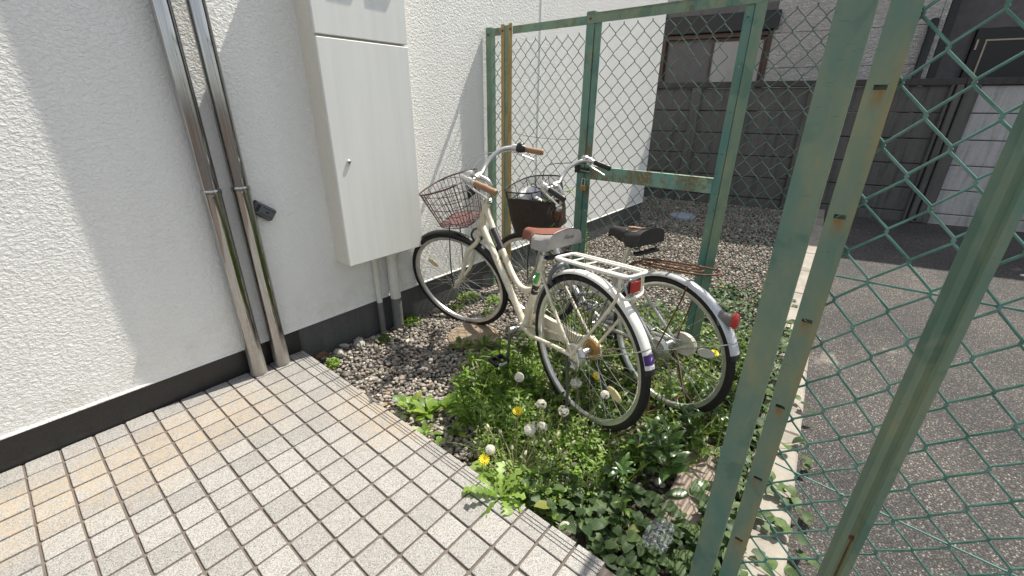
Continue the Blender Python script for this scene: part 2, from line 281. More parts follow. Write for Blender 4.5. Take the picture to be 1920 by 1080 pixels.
M = dict(
    stucco=m_stucco(), tile=m_tile(), grout=m_concrete('tile_grout', (0.135, 0.112, 0.096), 0.3, 8, False),
    plinth_dark=m_plain('dark_granite_plinth', (0.022, 0.021, 0.020), 0.4, var=0.35, scale=140),
    plinth_grey=m_concrete('grey_mortar_plinth', (0.085, 0.085, 0.083), 0.4, 2.4),
    steel=m_steel(), cabinet=m_cabinet(), cabinet_side=m_plain('cream_cabinet_side', (0.70, 0.68, 0.60), 0.5, var=0.04),
    green=m_green_paint('weathered_green_paint', -0.2), green_rust=m_green_paint('rust_spotted_green_paint', 0.32, 1.0, (0.17, 0.27, 0.20)), green_old=m_green_paint('stained_lit_green_paint', -0.2, 1.0, (0.195, 0.255, 0.185), 0.5),  # last paint: heavier ochre drips, partly stain, partly painted light for the ridge
    green_slot=m_green_paint('slot_stained_green_paint', -0.2, 1.0, (0.195, 0.255, 0.185), 0.3, (1.299, 0.198, 0.0245)),
    teal=m_green_paint('teal_gate_paint', 0.02, 1.0, (0.135, 0.24, 0.20)),
    rust_post=m_rust_post(), rust=m_rust(),
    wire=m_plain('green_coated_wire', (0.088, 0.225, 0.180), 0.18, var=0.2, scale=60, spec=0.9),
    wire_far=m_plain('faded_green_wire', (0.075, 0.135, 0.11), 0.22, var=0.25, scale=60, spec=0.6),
    asphalt=m_asphalt(), kerb=m_concrete('kerb_concrete', (0.30, 0.272, 0.235), 0.45, 5, False), slab=m_concrete('soil_stained_slab', (0.30, 0.24, 0.195), 0.3, 6, False),
    block=m_concrete('weathered_block', (0.115, 0.112, 0.106), 0.65, 2.4), block_light=m_concrete('pale_block', (0.46, 0.455, 0.45), 0.55, 2.4), block_cap=m_concrete('mossy_cap', (0.065, 0.062, 0.058), 0.4, 3),
    siding=m_siding(), siding_dark=m_plain('grey_porch_siding', (0.16, 0.15, 0.15), 0.85, var=0.15, scale=12, bump=0.4),
    black=m_plain('black_paint', (0.012, 0.012, 0.013), 0.4), brown=m_plain('brown_window_frame', (0.07, 0.035, 0.025), 0.45), hood=m_plain('dark_shutter_box', (0.02, 0.02, 0.022), 0.5),
    glass=m_glass_dark('dark_window_glass', (0.020, 0.028, 0.027), 0.35), glass_pale=m_glass_dark('frosted_window_glass', (0.40, 0.385, 0.37), 0.3), gold=m_plain('brass_line', (0.45, 0.38, 0.25), 0.4, 0.3),
    soil=m_concrete('dark_soil', (0.075, 0.055, 0.040), 0.5, 14, False),
    pebble=m_attr_ramp('river_pebbles', [(0.0, (0.05, 0.046, 0.042)), (0.16, (0.12, 0.107, 0.095)), (0.36, (0.27, 0.232, 0.19)), (0.52, (0.19, 0.178, 0.165)), (0.70, (0.37, 0.325, 0.27)), (0.86, (0.28, 0.26, 0.235)), (0.96, (0.54, 0.50, 0.43)), (1.0, (0.33, 0.21, 0.14))], 0.72, 0.2),
    rock=m_concrete('broken_concrete', (0.34, 0.33, 0.29), 0.4, 12, False), redrock=m_concrete('reddish_stone', (0.13, 0.075, 0.045), 0.4, 12, False),
    pvc_white=m_plain('white_pvc', (0.66, 0.66, 0.61), 0.42, var=0.06), pvc_grey=m_plain('grey_painted_pvc', (0.15, 0.15, 0.148), 0.55, var=0.15),
    lockbox=m_plain('grey_lockbox_metal', (0.13, 0.135, 0.155), 0.4, 0.4, 0.1), lockrim=m_plain('black_rubber_cover', (0.012, 0.012, 0.012), 0.5),
    cream=m_paint('cream_frame_paint', (0.74, 0.69, 0.55), amount=0.62), white_paint=m_paint('white_fender_paint', (0.80, 0.79, 0.74), amount=0.18, rough=0.25), silver_fender=m_paint('silver_white_fender', (0.60, 0.61, 0.64), amount=0.2, rough=0.25, metal=0.25),
    silver_paint=m_paint('silver_frame_paint', (0.46, 0.47, 0.48), amount=0.45, rough=0.35, metal=0.4),
    chrome=m_plain('dull_chrome', (0.62, 0.61, 0.59), 0.22, 1.0, 0.1), alu=m_plain('brushed_aluminium', (0.66, 0.66, 0.65), 0.36, 0.95, 0.08), spoke=m_plain('spoke_steel', (0.55, 0.55, 0.54), 0.3, 1.0, 0.1), rim=m_plain('alloy_rim', (0.74, 0.74, 0.74), 0.30, 0.8, 0.12),
    rubber=m_plain('tyre_rubber', (0.014, 0.013, 0.013), 0.75, var=0.3, scale=60), plastic=m_plain('black_plastic', (0.016, 0.016, 0.017), 0.42), grip=m_plain('tan_rubber_grip', (0.30, 0.175, 0.095), 0.6, var=0.15),
    vinyl_red=m_plain('rust_red_vinyl', (0.225, 0.080, 0.052), 0.5, var=0.12, scale=50, bump=0.15), vinyl_grey=m_plain('pale_grey_vinyl', (0.37, 0.35, 0.33), 0.55, var=0.1, scale=40), vinyl_black=m_plain('black_vinyl', (0.022, 0.020, 0.019), 0.55, var=0.2), foam=m_plain('torn_brown_foam', (0.33, 0.19, 0.11), 0.95, var=0.3, bump=0.5), vinyl_worn=m_plain('worn_brown_vinyl', (0.13, 0.105, 0.08), 0.65, var=0.2),
    basket=m_plain('maroon_basket_wire', (0.075, 0.030, 0.032), 0.5, var=0.2), basket_black=m_plain('black_basket_wire', (0.012, 0.011, 0.011), 0.5), cover=m_plain('dark_brown_basket_cover', (0.032, 0.020, 0.016), 0.75, var=0.25, scale=35, bump=0.3),
    red=m_reflector('red_reflector', (0.50, 0.02, 0.012)), amber=m_reflector('amber_reflector', (0.70, 0.60, 0.34)), clear=m_reflector('clear_reflector', (0.62, 0.62, 0.60)), lens_back=m_plain('grey_reflector_base', (0.17, 0.165, 0.16), 0.5),
    band=m_plain('dark_purple_band', (0.040, 0.026, 0.036), 0.4), sticker_green=m_plain('green_sticker', (0.06, 0.42, 0.10), 0.4, var=0.3, scale=70), purple=m_plain('purple_sticker', (0.055, 0.016, 0.16), 0.4), ink=m_plain('dark_ink', (0.02, 0.02, 0.02), 0.6), ink_white=m_plain('white_ink', (0.75, 0.75, 0.75), 0.6),
    ochre=m_plain('ochre_hub_cover', (0.36, 0.205, 0.06), 0.55, var=0.3, scale=30), bag=m_film('clear_plastic_film', (0.60, 0.64, 0.66), 0.42), bag_white=m_film('white_plastic_bag', (0.85, 0.85, 0.86), 0.9),
    brass=m_plain('brass_padlock', (0.50, 0.33, 0.12), 0.35, 0.7, 0.15), lid=m_plain('pale_blue_lid', (0.30, 0.34, 0.42), 0.6, var=0.1), manhole=m_manhole(), paint_line=m_plain('white_road_paint', (0.75, 0.75, 0.73), 0.7, var=0.1),
    leaf_dark=m_leaf('glossy_dark_leaf', (0.026, 0.062, 0.016), (0.080, 0.155, 0.038), 0.30, 0.26, spec=0.6), leaf_mid=m_leaf('mid_green_leaf', (0.042, 0.092, 0.016), (0.21, 0.295, 0.052), 0.40, 0.43), leaf_light=m_leaf('light_green_leaf', (0.12, 0.205, 0.036), (0.29, 0.41, 0.09), 0.42, 0.45), leaf_grey=m_leaf('dull_heart_leaf', (0.030, 0.060, 0.022), (0.095, 0.150, 0.048), 0.5, 0.26, spec=0.28),
    stem=m_leaf('green_stem', (0.06, 0.10, 0.03), (0.13, 0.17, 0.06), 0.5, 0.15), stem_red=m_leaf('pale_stem', (0.16, 0.16, 0.07), (0.26, 0.24, 0.12), 0.5, 0.15),
    fluff=m_fluff(), yellow=m_plain('dandelion_yellow', (0.88, 0.70, 0.03), 0.6, var=0.15, scale=200), petal=m_plain('white_petal', (0.78, 0.76, 0.72), 0.7), dry=m_attr_ramp('dry_leaf_litter', [(0.0, (0.10, 0.065, 0.035)), (1.0, (0.30, 0.21, 0.13))], 0.8), bud=m_plain('pale_bud', (0.55, 0.50, 0.36), 0.8),
)

# ------------------------------------------------------------------ mesh helpers
def V3(p): return np.array(p, float)
def unit(v): v = V3(v); return v / max(1e-12, np.linalg.norm(v))
def rotm(axis, ang):
    a = unit(axis); K = np.array([[0, -a[2], a[1]], [a[2], 0, -a[0]], [-a[1], a[0], 0]])
    return np.eye(3) + math.sin(ang) * K + (1 - math.cos(ang)) * K @ K
RZ = lambda a: rotm((0, 0, 1), a)

def smooth_path(pts, n=6, closed=False):
    """Catmull-Rom through the points"""
    P = [V3(p) for p in pts]; out = []; N = len(P)
    for i in range(N if closed else N - 1):
        if closed: p0, p1, p2, p3 = P[i - 1], P[i], P[(i + 1) % N], P[(i + 2) % N]
        else: p0, p1, p2, p3 = P[max(0, i - 1)], P[i], P[i + 1], P[min(N - 1, i + 2)]
        for k in range(n):
            t = k / n
            out.append(0.5 * (2 * p1 + (p2 - p0) * t + (2 * p0 - 5 * p1 + 4 * p2 - p3) * t * t + (3 * p1 - p0 - 3 * p2 + p3) * t ** 3))
    if not closed: out.append(P[-1])
    return out

class MB:
    def __init__(s): s.v = []; s.f = []; s.mi = []; s.r = []; s.cur = 0; s.rnd = 0.5; s.nv = 0
    def add(s, verts, faces, rnd=None, mi=None):
        verts = np.asarray(verts, float); o = s.nv
        s.v.append(verts); s.nv += len(verts)
        s.f += [tuple(i + o for i in f) for f in faces]
        s.mi += [s.cur if mi is None else mi] * len(faces)
        s.r.append(np.full(len(verts), s.rnd if rnd is None else rnd))
        return s
    def box(s, c, size, R=None, bevel=0.0):
        c = V3(c); h = V3(size) / 2
        if bevel <= 0:
            v = np.array([[x, y, z] for x in (-1, 1) for y in (-1, 1) for z in (-1, 1)], float) * h
            f = [(0, 1, 3, 2), (4, 6, 7, 5), (0, 4, 5, 1), (2, 3, 7, 6), (0, 2, 6, 4), (1, 5, 7, 3)]
        else:
            b = min(bevel, h.min() * 0.95); v = []; idx = {}
            for ax in range(3):
                for sx in (-1, 1):
                    for sy in (-1, 1):
                        for sz in (-1, 1):
                            sg = np.array([sx, sy, sz], float); q = sg * (h - b); q[ax] = sg[ax] * h[ax]
                            idx[(ax, sx, sy, sz)] = len(v); v.append(q)
            f = []
            S = [(-1, -1), (1, -1), (1, 1), (-1, 1)]
            for ax in range(3):
                for sg in (-1, 1):
                    o = [i for i in range(3) if i != ax]; q = []
                    for a, b2 in S:
                        k = [0, 0, 0]; k[ax] = sg; k[o[0]] = a; k[o[1]] = b2; q.append(idx[(ax, *k)])
                    if (sg < 0) ^ (ax == 1): q.reverse()
                    f.append(tuple(q))
            for ax in range(3):       # edges parallel to ax
                o = [i for i in range(3) if i != ax]
                for a in (-1, 1):
                    for b2 in (-1, 1):
                        q = []
                        for face, e in ((o[0], -1), (o[0], 1), (o[1], 1), (o[1], -1)):
                            k = [0, 0, 0]; k[ax] = e; k[o[0]] = a; k[o[1]] = b2; q.append(idx[(face, *k)])
                        f.append(tuple(q))
            for sx in (-1, 1):
                for sy in (-1, 1):
                    for sz in (-1, 1): f.append(tuple(idx[(ax, sx, sy, sz)] for ax in range(3)))
            v = np.array(v)
        if R is not None: v = v @ np.asarray(R).T
        return s.add(v + c, f)
    def tube(s, path, r, sides=8, closed=False, caps=True, rnd=None, up=None):
        P = np.array([V3(p) for p in path]); n = len(P)
        rr = np.broadcast_to(np.asarray(r, float), (n,)) if np.ndim(r) else np.full(n, float(r))
        if closed: T = np.roll(P, -1, 0) - np.roll(P, 1, 0)
        else:
            T = np.zeros_like(P); T[1:-1] = P[2:] - P[:-2]; T[0] = P[1] - P[0]; T[-1] = P[-1] - P[-2]
        T /= np.maximum(1e-12, np.linalg.norm(T, axis=1))[:, None]
        ref = V3(up) if up is not None else (V3((0, 0, 1)) if abs(T[0][2]) < 0.9 else V3((1, 0, 0)))
        nrm = unit(np.cross(T[0], ref)); N = [nrm]
        for i in range(1, n):
            nrm = nrm - T[i] * (nrm @ T[i]); nrm = unit(nrm); N.append(nrm)
        N = np.array(N); B = np.cross(T, N)
        a = np.arange(sides) * 2 * math.pi / sides
        v = P[:, None] + rr[:, None, None] * (np.cos(a)[None, :, None] * N[:, None] + np.sin(a)[None, :, None] * B[:, None])
        v = v.reshape(-1, 3); f = []
        m = n if closed else n - 1
        for i in range(m):
            for j in range(sides):
                i2 = (i + 1) % n; j2 = (j + 1) % sides
                f.append((i * sides + j, i * sides + j2, i2 * sides + j2, i2 * sides + j))
        if caps and not closed: f.append(tuple(range(sides))[::-1]); f.append(tuple((n - 1) * sides + j for j in range(sides)))
        return s.add(v, f, rnd)
    def rod(s, a, b, r, sides=8, r2=None): return s.tube([a, b], [r, r if r2 is None else r2], sides)
    def lathe(s, prof, c=(0, 0, 0), axis=(0, 0, 1), sides=20, R=None):
        """profile of (radius, height) turned round the axis"""
        ax = unit(axis); ref = V3((1, 0, 0)) if abs(ax[0]) < 0.9 else V3((0, 1, 0)); u = unit(np.cross(ax, ref)); w2 = np.cross(ax, u)
        a = np.arange(sides) * 2 * math.pi / sides; v = []
        for r, h in prof:
            v.append(V3(c) + ax * h + r * (np.cos(a)[:, None] * u + np.sin(a)[:, None] * w2))
        v = np.concatenate(v); f = []; n = len(prof)
        for i in range(n - 1):
            for j in range(sides): j2 = (j + 1) % sides; f.append((i * sides + j, i * sides + j2, (i + 1) * sides + j2, (i + 1) * sides + j))
        if prof[0][0] > 1e-6: f.append(tuple(range(sides))[::-1])
        if prof[-1][0] > 1e-6: f.append(tuple((n - 1) * sides + j for j in range(sides)))
        return s.add(v, f)
    def ring(s, prof, R, c=(0, 0, 0), n=64, a0=0.0, a1=None):
        """closed (radial, y) profile swept round the y axis through c in the x-z plane (wheels, fenders)"""
        full = a1 is None; a1 = a0 + 2 * math.pi if full else a1
        k = len(prof); m = n if full else n + 1; v = []
        for i in range(m):
            a = a0 + (a1 - a0) * i / n
            for pr, py in prof: v.append((c[0] + (R + pr) * math.cos(a), c[1] + py, c[2] + (R + pr) * math.sin(a)))
        f = []
        for i in range(n):
            i2 = (i + 1) % m
            for j in range(k): j2 = (j + 1) % k; f.append((i * k + j, i2 * k + j, i2 * k + j2, i * k + j2))
        if not full: f.append(tuple(range(k))); f.append(tuple((m - 1) * k + j for j in range(k))[::-1])
        return s.add(v, f)
    def extrude(s, prof, path, sides_up=None):
        """closed 2-D profile (u, v) extruded from path[0] to path[1] with frame (u_dir, v_dir)"""
        a, b, ud, vd = path; k = len(prof); v = []
        for p in (a, b):
            for u, w2 in prof: v.append(V3(p) + V3(ud) * u + V3(vd) * w2)
        f = [(j, (j + 1) % k, k + (j + 1) % k, k + j) for j in range(k)]
        f.append(tuple(range(k))[::-1]); f.append(tuple(range(k, 2 * k)))
        return s.add(v, f)
    def grid(s, P, closed_u=False, closed_v=False, rnd=None):
        P = np.asarray(P, float); a, b = P.shape[:2]; f = []
        for i in range(a if closed_u else a - 1):
            for j in range(b if closed_v else b - 1):
                i2 = (i + 1) % a; j2 = (j + 1) % b; f.append((i * b + j, i2 * b + j, i2 * b + j2, i * b + j2))
        return s.add(P.reshape(-1, 3), f, rnd)
    def xform(s, fn):
        s.v = [fn(q) for q in s.v]; return s
    def build(s, name, mats, parent=None, smooth=True, org=None):
        v = np.concatenate(s.v) if s.v else np.zeros((0, 3))
        if org is not None: v = v - V3(org)
        me = bpy.data.meshes.new(name)
        me.from_pydata(v.tolist() if len(v) < 50000 else v, [], s.f)
        if not isinstance(mats, (list, tuple)): mats = [mats]
        for m in mats: me.materials.append(M[m] if isinstance(m, str) else m)
        if len(mats) > 1: me.polygons.foreach_set('material_index', s.mi)
        at = me.attributes.new('rnd', 'FLOAT', 'POINT'); at.data.foreach_set('value', np.concatenate(s.r).astype(np.float32))
        if smooth: me.polygons.foreach_set('use_smooth', [True] * len(me.polygons))
        me.update()
        if smooth and hasattr(me, 'set_sharp_from_angle'): me.set_sharp_from_angle(angle=rad(38))
        o = bpy.data.objects.new(name, me); COL.objects.link(o)
        if parent is not None: o.parent = parent
        return o

def tag(o, label=None, cat=None, group=None, kind=None):
    if label: o['label'] = label
    if cat: o['category'] = cat
    if group: o['group'] = group
    if kind: o['kind'] = kind
    return o
def thing(name, label, cat, loc=(0, 0, 0), group=None, kind=None):
    o = bpy.data.objects.new(name, None); COL.objects.link(o); o.location = loc; o.empty_display_size = 0.05
    return tag(o, label, cat, group, kind)
def struct(name, mb, mat, smooth=False):
    o = mb.build(name, mat, None, smooth); o['kind'] = 'structure'; return o

def text_mesh(txt, size, shear=0.0):
    c = bpy.data.curves.new('lettering', 'FONT'); c.body = txt; c.size = size; c.shear = shear; c.align_x = 'CENTER'; c.align_y = 'CENTER'
    c.resolution_u = 4
    o = bpy.data.objects.new('lettering', c); COL.objects.link(o)
    dg = bpy.context.evaluated_depsgraph_get(); me = bpy.data.meshes.new_from_object(o.evaluated_get(dg))
    v = np.array([q.co[:] for q in me.vertices]); f = [tuple(p.vertices) for p in me.polygons]
    bpy.data.objects.remove(o); bpy.data.curves.remove(c); bpy.data.meshes.remove(me)
    return v, f

# camera projection, only used to decide which small pieces are in view
CR = np.array([rgt[:], (-upv)[:], fwd[:]]); CP = np.array([0, 0, CAM_H])
def proj(P):
    q = CR @ (V3(P) - CP); return np.array([960 + 799.2 * q[0] / q[2], 540 + 799.2 * q[1] / q[2]]), q[2]
def px(u, v, z):
    """the point at height z that stands at this place of the photograph (survey helper)"""
    d = CR.T @ np.array([(u - 960) / 799.2, (v - 540) / 799.2, 1.0]); return CP + d * ((z - CAM_H) / d[2])

YW = 2.22      # face of the building
GZ = -0.09     # gravel level
XA = 2.40      # plane of the far fence
XN = 0.90      # plane of the near fence
def kerb_y(x): return -0.200 + 0.080 * x     # outer edge of the kerb

# ================================================================== setting
mb = MB(); mb.add([(-60, -60, -0.16), (60, -60, -0.16), (60, 60, -0.16), (-60, 60, -0.16)], [(0, 1, 2, 3)]); struct('ground', mb, 'soil')
mb = MB(); n = 40
xs = np.linspace(-6, 9, 60); top = []; 
P = np.zeros((60, 30, 3))
for i, x in enumerate(xs):
    ye = kerb_y(x) + 0.01 if x > 0.2 else kerb_y(0.2) + 0.01
    ys = ye - (np.linspace(0, 1, 30) ** 1.6) * 14
    P[i, :, 0] = x; P[i, :, 1] = ys; P[i, :, 2] = -0.105 + 0.006 * np.sin(x * 2.1) * np.sin(ys * 1.7)
mb.grid(P); struct('asphalt', mb, 'asphalt', True)
mb = MB(); mb.box((5.75, -1.42, -0.098), (0.35, 0.16, 0.012), RZ(rad(-38))); struct('painted_marking', mb, 'paint_line')

# kerb: precast pieces end to end
kerb = bpy.data.objects.new('kerb', None); COL.objects.link(kerb); kerb['kind'] = 'structure'
KW = 0.155; ka = math.atan(0.080); x0 = 0.1; L = 0.598
for i in range(12):
    xc = x0 + (i + 0.5) * 0.602 * math.cos(ka); q = MB()
    q.box((xc, kerb_y(xc) + KW / 2, -0.105 + random.uniform(-.002, .002)), (L, KW, 0.15), RZ(ka + random.uniform(-.004, .004)), 0.008)
    q.build('kerb_stone', 'kerb', kerb, False)

# yard soil, a gently uneven sheet
def soil_z(x, y):
    z = GZ - 0.018 + 0.010 * math.sin(x * 5.1 + 1) * math.sin(y * 4.3) + 0.006 * math.sin(x * 11 + y * 7)
    z += 0.016 * math.exp(-((x - 1.45) ** 2 + (y - 0.75) ** 2) / 0.10)
    return z
mb = MB(); nx, ny = 90, 50; P = np.zeros((nx, ny, 3))
for i, x in enumerate(np.concatenate([np.linspace(0.80, 2.6, 55), np.linspace(2.66, 8.2, 35)])):
    y1 = YW + 0.02 if x < 5.2 else YW + 0.02 + min(1, (x - 5.2) / .2) * 2.0
    for j, y in enumerate(np.linspace(kerb_y(x) + 0.08, y1, ny)): P[i, j] = (x, y, soil_z(x, y))
mb.grid(P); struct('soil', mb, 'soil', True)

# tiled floor: mortar bed with every tile laid on it
EDGE = 0.850; TX0 = 0.765; TY0 = 2.122
mb = MB(); mb.box(((-1.3 + EDGE - 0.012) / 2, (YW + 0.25) / 2, -0.0760), (EDGE - 0.012 + 1.3, YW - 0.25, 0.139))
floor = struct('tiled_floor', mb, 'grout')
def tile_mesh():
    q = MB(); h = 0.0461; b = 0.0022
    v = []
    for z, i in ((-0.014, 0.0), (-b, 0.0), (-0.0006, b * .35), (0.0, b)):
        e = h - i; c = 0.004
        v += [(-e + c, -e, z), (e - c, -e, z), (e, -e + c, z), (e, e - c, z), (e - c, e, z), (-e + c, e, z), (-e, e - c, z), (-e, -e + c, z)]
    f = [(r * 8 + j, r * 8 + (j + 1) % 8, (r + 1) * 8 + (j + 1) % 8, (r + 1) * 8 + j) for r in range(3) for j in range(8)]
    f.append(tuple(24 + j for j in range(8)))
    return q.add(v, f)
def nosing_mesh():
    q = MB(); pr = [(0.0, -0.014), (0.0, -0.002), (0.002, 0.0)]
    for g in (0.031, 0.0440, 0.057): pr += [(g, 0.0), (g + 0.0014, -0.0030), (g + 0.0050, -0.0030), (g + 0.0064, 0.0)]
    pr += [(0.076, 0.0), (0.0805, -0.0012), (0.083, -0.004), (0.084, -0.009), (0.084, -0.042), (0.074, -0.042), (0.074, -0.014)]
    q.extrude(pr, ((0, -0.0455, 0), (0, 0.0455, 0), (1, 0, 0), (0, 0, 1))); return q
t0 = tile_mesh().build('tile', 'tile', floor, False); n0 = nosing_mesh().build('tile', 'tile', floor, False)
used_t = used_n = False
cells = []
for i in range(0, 17):
    for j in range(0, 19):
        c = (TX0 - 0.05 - 0.1 * i, TY0 + 0.05 - 0.1 * j, 0)
        cells.append((np.hypot(c[0], c[1]), c))
stuff_t = MB(); cnt = 0
def inview(c, mg=260):
    q, d = proj(c); return d > 0.1 and -mg < q[0] < 1920 + mg and -mg < q[1] < 1080 + mg
far_cells = []
cells = [c for c in cells if inview(c[1], 420)]
cells.sort(key=lambda c: (not inview(c[1], 40), c[0]))
jit = lambda a: random.uniform(-a, a)
for k, (d, c) in enumerate(cells):
    if k < 262:
        o = t0 if not used_t else t0.copy()
        if used_t: COL.objects.link(o)
        used_t = True
        o.location = (c[0] + jit(.0008), c[1] + jit(.0008), jit(.0007)); o.rotation_euler = (jit(.006), jit(.006), jit(.006) + random.choice((0, 1, 2, 3)) * math.pi / 2)
    else: far_cells.append(c)
for j in range(0, 19):
    o = n0 if not used_n else n0.copy()
    if used_n: COL.objects.link(o)
    used_n = True
    o.location = (TX0 + 0.0015 + jit(.0008), TY0 + 0.05 - 0.1 * j + jit(.0008), jit(.0008)); o.rotation_euler = (jit(.006), jit(.005), jit(.006))
if far_cells:
    q = MB()
    for c in far_cells: q.box((c[0], c[1], -0.0072), (0.0936, 0.0936, 0.014), None, 0.001)
    tag(q.build('tile_field', 'tile', floor, False), kind='stuff')

# ================================================================== the white building
bw = thing('white_building', 'white rough stucco building wall with dark plinth behind the bicycles', 'building', (2.5, YW, 0))
O = (2.5, YW, 0); XE = 5.365
mb = MB(); mb.box(((XE - 5.0) / 2, YW + 1.5, 2.1305), (XE + 5.0, 3.0, 3.995 + 0.004)); mb.build('wall', 'stucco', bw, False, O)
mb = MB(); mb.box(((EDGE - 5.0) / 2, YW + 1.5 + .003, 0.060), (EDGE + 5.0, 2.994, 0.136)); mb.build('plinth', 'plinth_dark', bw, False, O)['label'] = 'polished black plinth beside the tiled floor'
mb = MB(); mb.box(((XE - .004 + EDGE) / 2, YW + 1.5 + .004, -0.05), (XE - .004 - EDGE, 2.992, 0.355)); mb.build('plinth', 'plinth_grey', bw, False, O)['label'] = 'grey mortar plinth above the gravel'
mb = MB(); pr = [(0, 0), (-0.005, 0.001), (-0.0075, 0.004), (-0.0065, 0.0085), (0, 0.0125)]
mb.extrude(pr, ((-4, YW, 0.1295), (XE - .01, YW, 0.1295), (0, 1, 0), (0, 0, 1))); mb.build('drip_bead', 'stucco', bw, True, O)
mb = MB(); mb.box((3.02, YW - .001, 2.1), (0.012, 0.006, 3.9)); mb.build('joint_strip', 'stucco', bw, False, O)

# stainless pipes
for k, (xp, lab) in enumerate(((0.600, 'tall stainless steel pipe nearest the left edge, dented above its joint'), (0.716, 'tall stainless steel pipe just left of the white cabinet'))):
    yp = YW - 0.014 - 0.037; t = thing('stainless_pipe', lab, 'pipe', (xp, yp, 0), 'stainless pipes on the wall')
    q = MB(); q.lathe([(0.0375, 0.0), (0.0385, 0.006), (0.0372, 0.03), (0.0365, 0.10), (0.0365, 0.905), (0.0385, 0.912), (0.0392, 0.925), (0.0375, 0.933), (0.0335, 0.934)], (0, 0, 0), sides=40)
    q.build('lower_pipe', 'steel', t)
    q = MB(); q.lathe([(0.0335, 0.90), (0.0335, 0.945), (0.0338, 1.0), (0.0338, 1.05), (0.0338, 1.1), (0.0338, 4.0)], (0, 0, 0), sides=40)
    if k == 0:
        def dent(v):
            v = v.copy(); a = np.arctan2(v[:, 1], v[:, 0]); s = np.exp(-((v[:, 2] - 1.0) / 0.03) ** 2) * np.exp(-((a + 2.2) / 0.5) ** 2); v[:, :2] *= (1 - 0.13 * s)[:, None]; return v
        q.xform(dent)
    q.build('upper_pipe', 'steel', t)
    q = MB(); q.tube([(-.0365, 0.05, 1.35), (-.0375, 0, 1.35), (-.027, -.027, 1.35), (0, -.0385, 1.35), (.027, -.027, 1.35), (.0375, 0, 1.35), (.0365, 0.05, 1.35)], 0.0001, 4)
    q = MB(); q.box((0, 0.044, 2.2), (0.03, 0.016, 0.03), None, .002); q.build('bracket', 'steel', t, False)

# key lock box, hung askew behind the second pipe
t = thing('key_lock_box', 'small grey push-button key lock box tilted on the wall behind the pipes', 'lock box', (0.80, YW - 0.02, 0.80))
Rk = rotm((0, 1, 0), rad(38))
q = MB(); q.box((0, 0, 0), (0.100, 0.034, 0.056), Rk, 0.006); q.build('body', 'lockbox', t)
q = MB(); q.box(Rk @ V3((0, 0.012, 0)), (0.106, 0.016, 0.062), Rk, 0.004); q.build('cover', 'lockrim', t)
for r, zz in enumerate((0.016, -0.016)):
    for c in range(6):
        q = MB(); q.lathe([(0.0034, 0), (0.003, 0.002)], Rk @ V3((-0.012 + c * 0.0105, -0.0165, zz)), (0, -1, 0), 8); q.build('button', 'lockrim', t)
q = MB(); q.box(Rk @ V3((0.013, -0.0172, 0)), (0.017, 0.002, 0.008), Rk, .0008); q.build('button', 'lockrim', t)
q = MB(); q.box(Rk @ V3((-0.034, -0.0172, 0.002)), (0.016, 0.002, 0.036), Rk, .0008); q.build('latch', 'lockrim', t)

# cream cabinet with two doors
CX0, CX1, CF, CZ0, CZS, CZ1 = 1.128, 1.632, 2.072, 0.458, 1.558, 2.06
t = thing('meter_cabinet', 'tall cream white steel cabinet with two doors mounted on the wall', 'cabinet', ((CX0 + CX1) / 2, YW, CZ0)); O = ((CX0 + CX1) / 2, YW, CZ0)
q = MB(); q.box(((CX0 + CX1) / 2, (CF + .018 + YW + .01) / 2, (CZ0 + CZ1) / 2), (CX1 - CX0, YW + .01 - CF - .018, CZ1 - CZ0), None, .002); q.build('body', 'cabinet_side', t, False, O)
for a, b in ((CZ0 - .002, CZS - .005), (CZS + .005, CZ1 + .002)):
    q = MB(); q.box(((CX0 + CX1) / 2 + .002, CF + .007, (a + b) / 2), (CX1 - CX0 + .006, .016, b - a), None, .003); dr = q.build('door', 'cabinet', t, False, O)
    if a < 1:
        q = MB(); q.lathe([(0.0125, 0), (0.0125, 0.004), (0.010, 0.007), (0.0085, 0.007), (0.0085, 0.004), (0.0, 0.004)], (1.203, CF - .001, 1.0), (0, -1, 0), 20); q.build('lock', 'alu', dr, True, O)
        q = MB(); q.box((1.203, CF - .0068, 1.0), (0.005, 0.003, 0.011), None, .0008); q.build('keyhole', 'black', dr, False, O)
    else:
        for hx in (1.365, 1.560):
            q = MB(); q.box((hx, CF - .011, 1.90), (0.125, 0.022, 0.07), None, .003); q.build('hood', 'cabinet', dr, False, O)
q = MB(); q.box(((CX0 + CX1) / 2, (CF + YW) / 2, CZ0 + .0005), (CX1 - CX0 - .03, YW - CF - .06, .006)); q.build('bottom_plate', 'cabinet_side', t, False, O)

# conduits below the cabinet
for xc, r, lab in ((1.352, 0.0175, 'thin white conduit with grey lower end below the cabinet'), (1.462, 0.033, 'thick white conduit with grey lower end below the cabinet')):
    yc = YW - r - 0.012; t = thing('conduit', lab, 'pipe', (xc, yc, GZ), 'conduits below the cabinet')
    q = MB(); q.lathe([(r, 0.127), (r, CZ0 - .055), (r * 1.13, CZ0 - .052), (r * 1.13, CZ0 + .004)], (0, 0, -GZ), sides=24); q.build('upper_conduit', 'pvc_white', t)
    q = MB(); q.lathe([(r * 1.01, -0.14), (r * 1.01, 0.1265), (r * .9, 0.1275)], (0, 0, -GZ), sides=24); q.build('lower_conduit', 'pvc_grey', t)

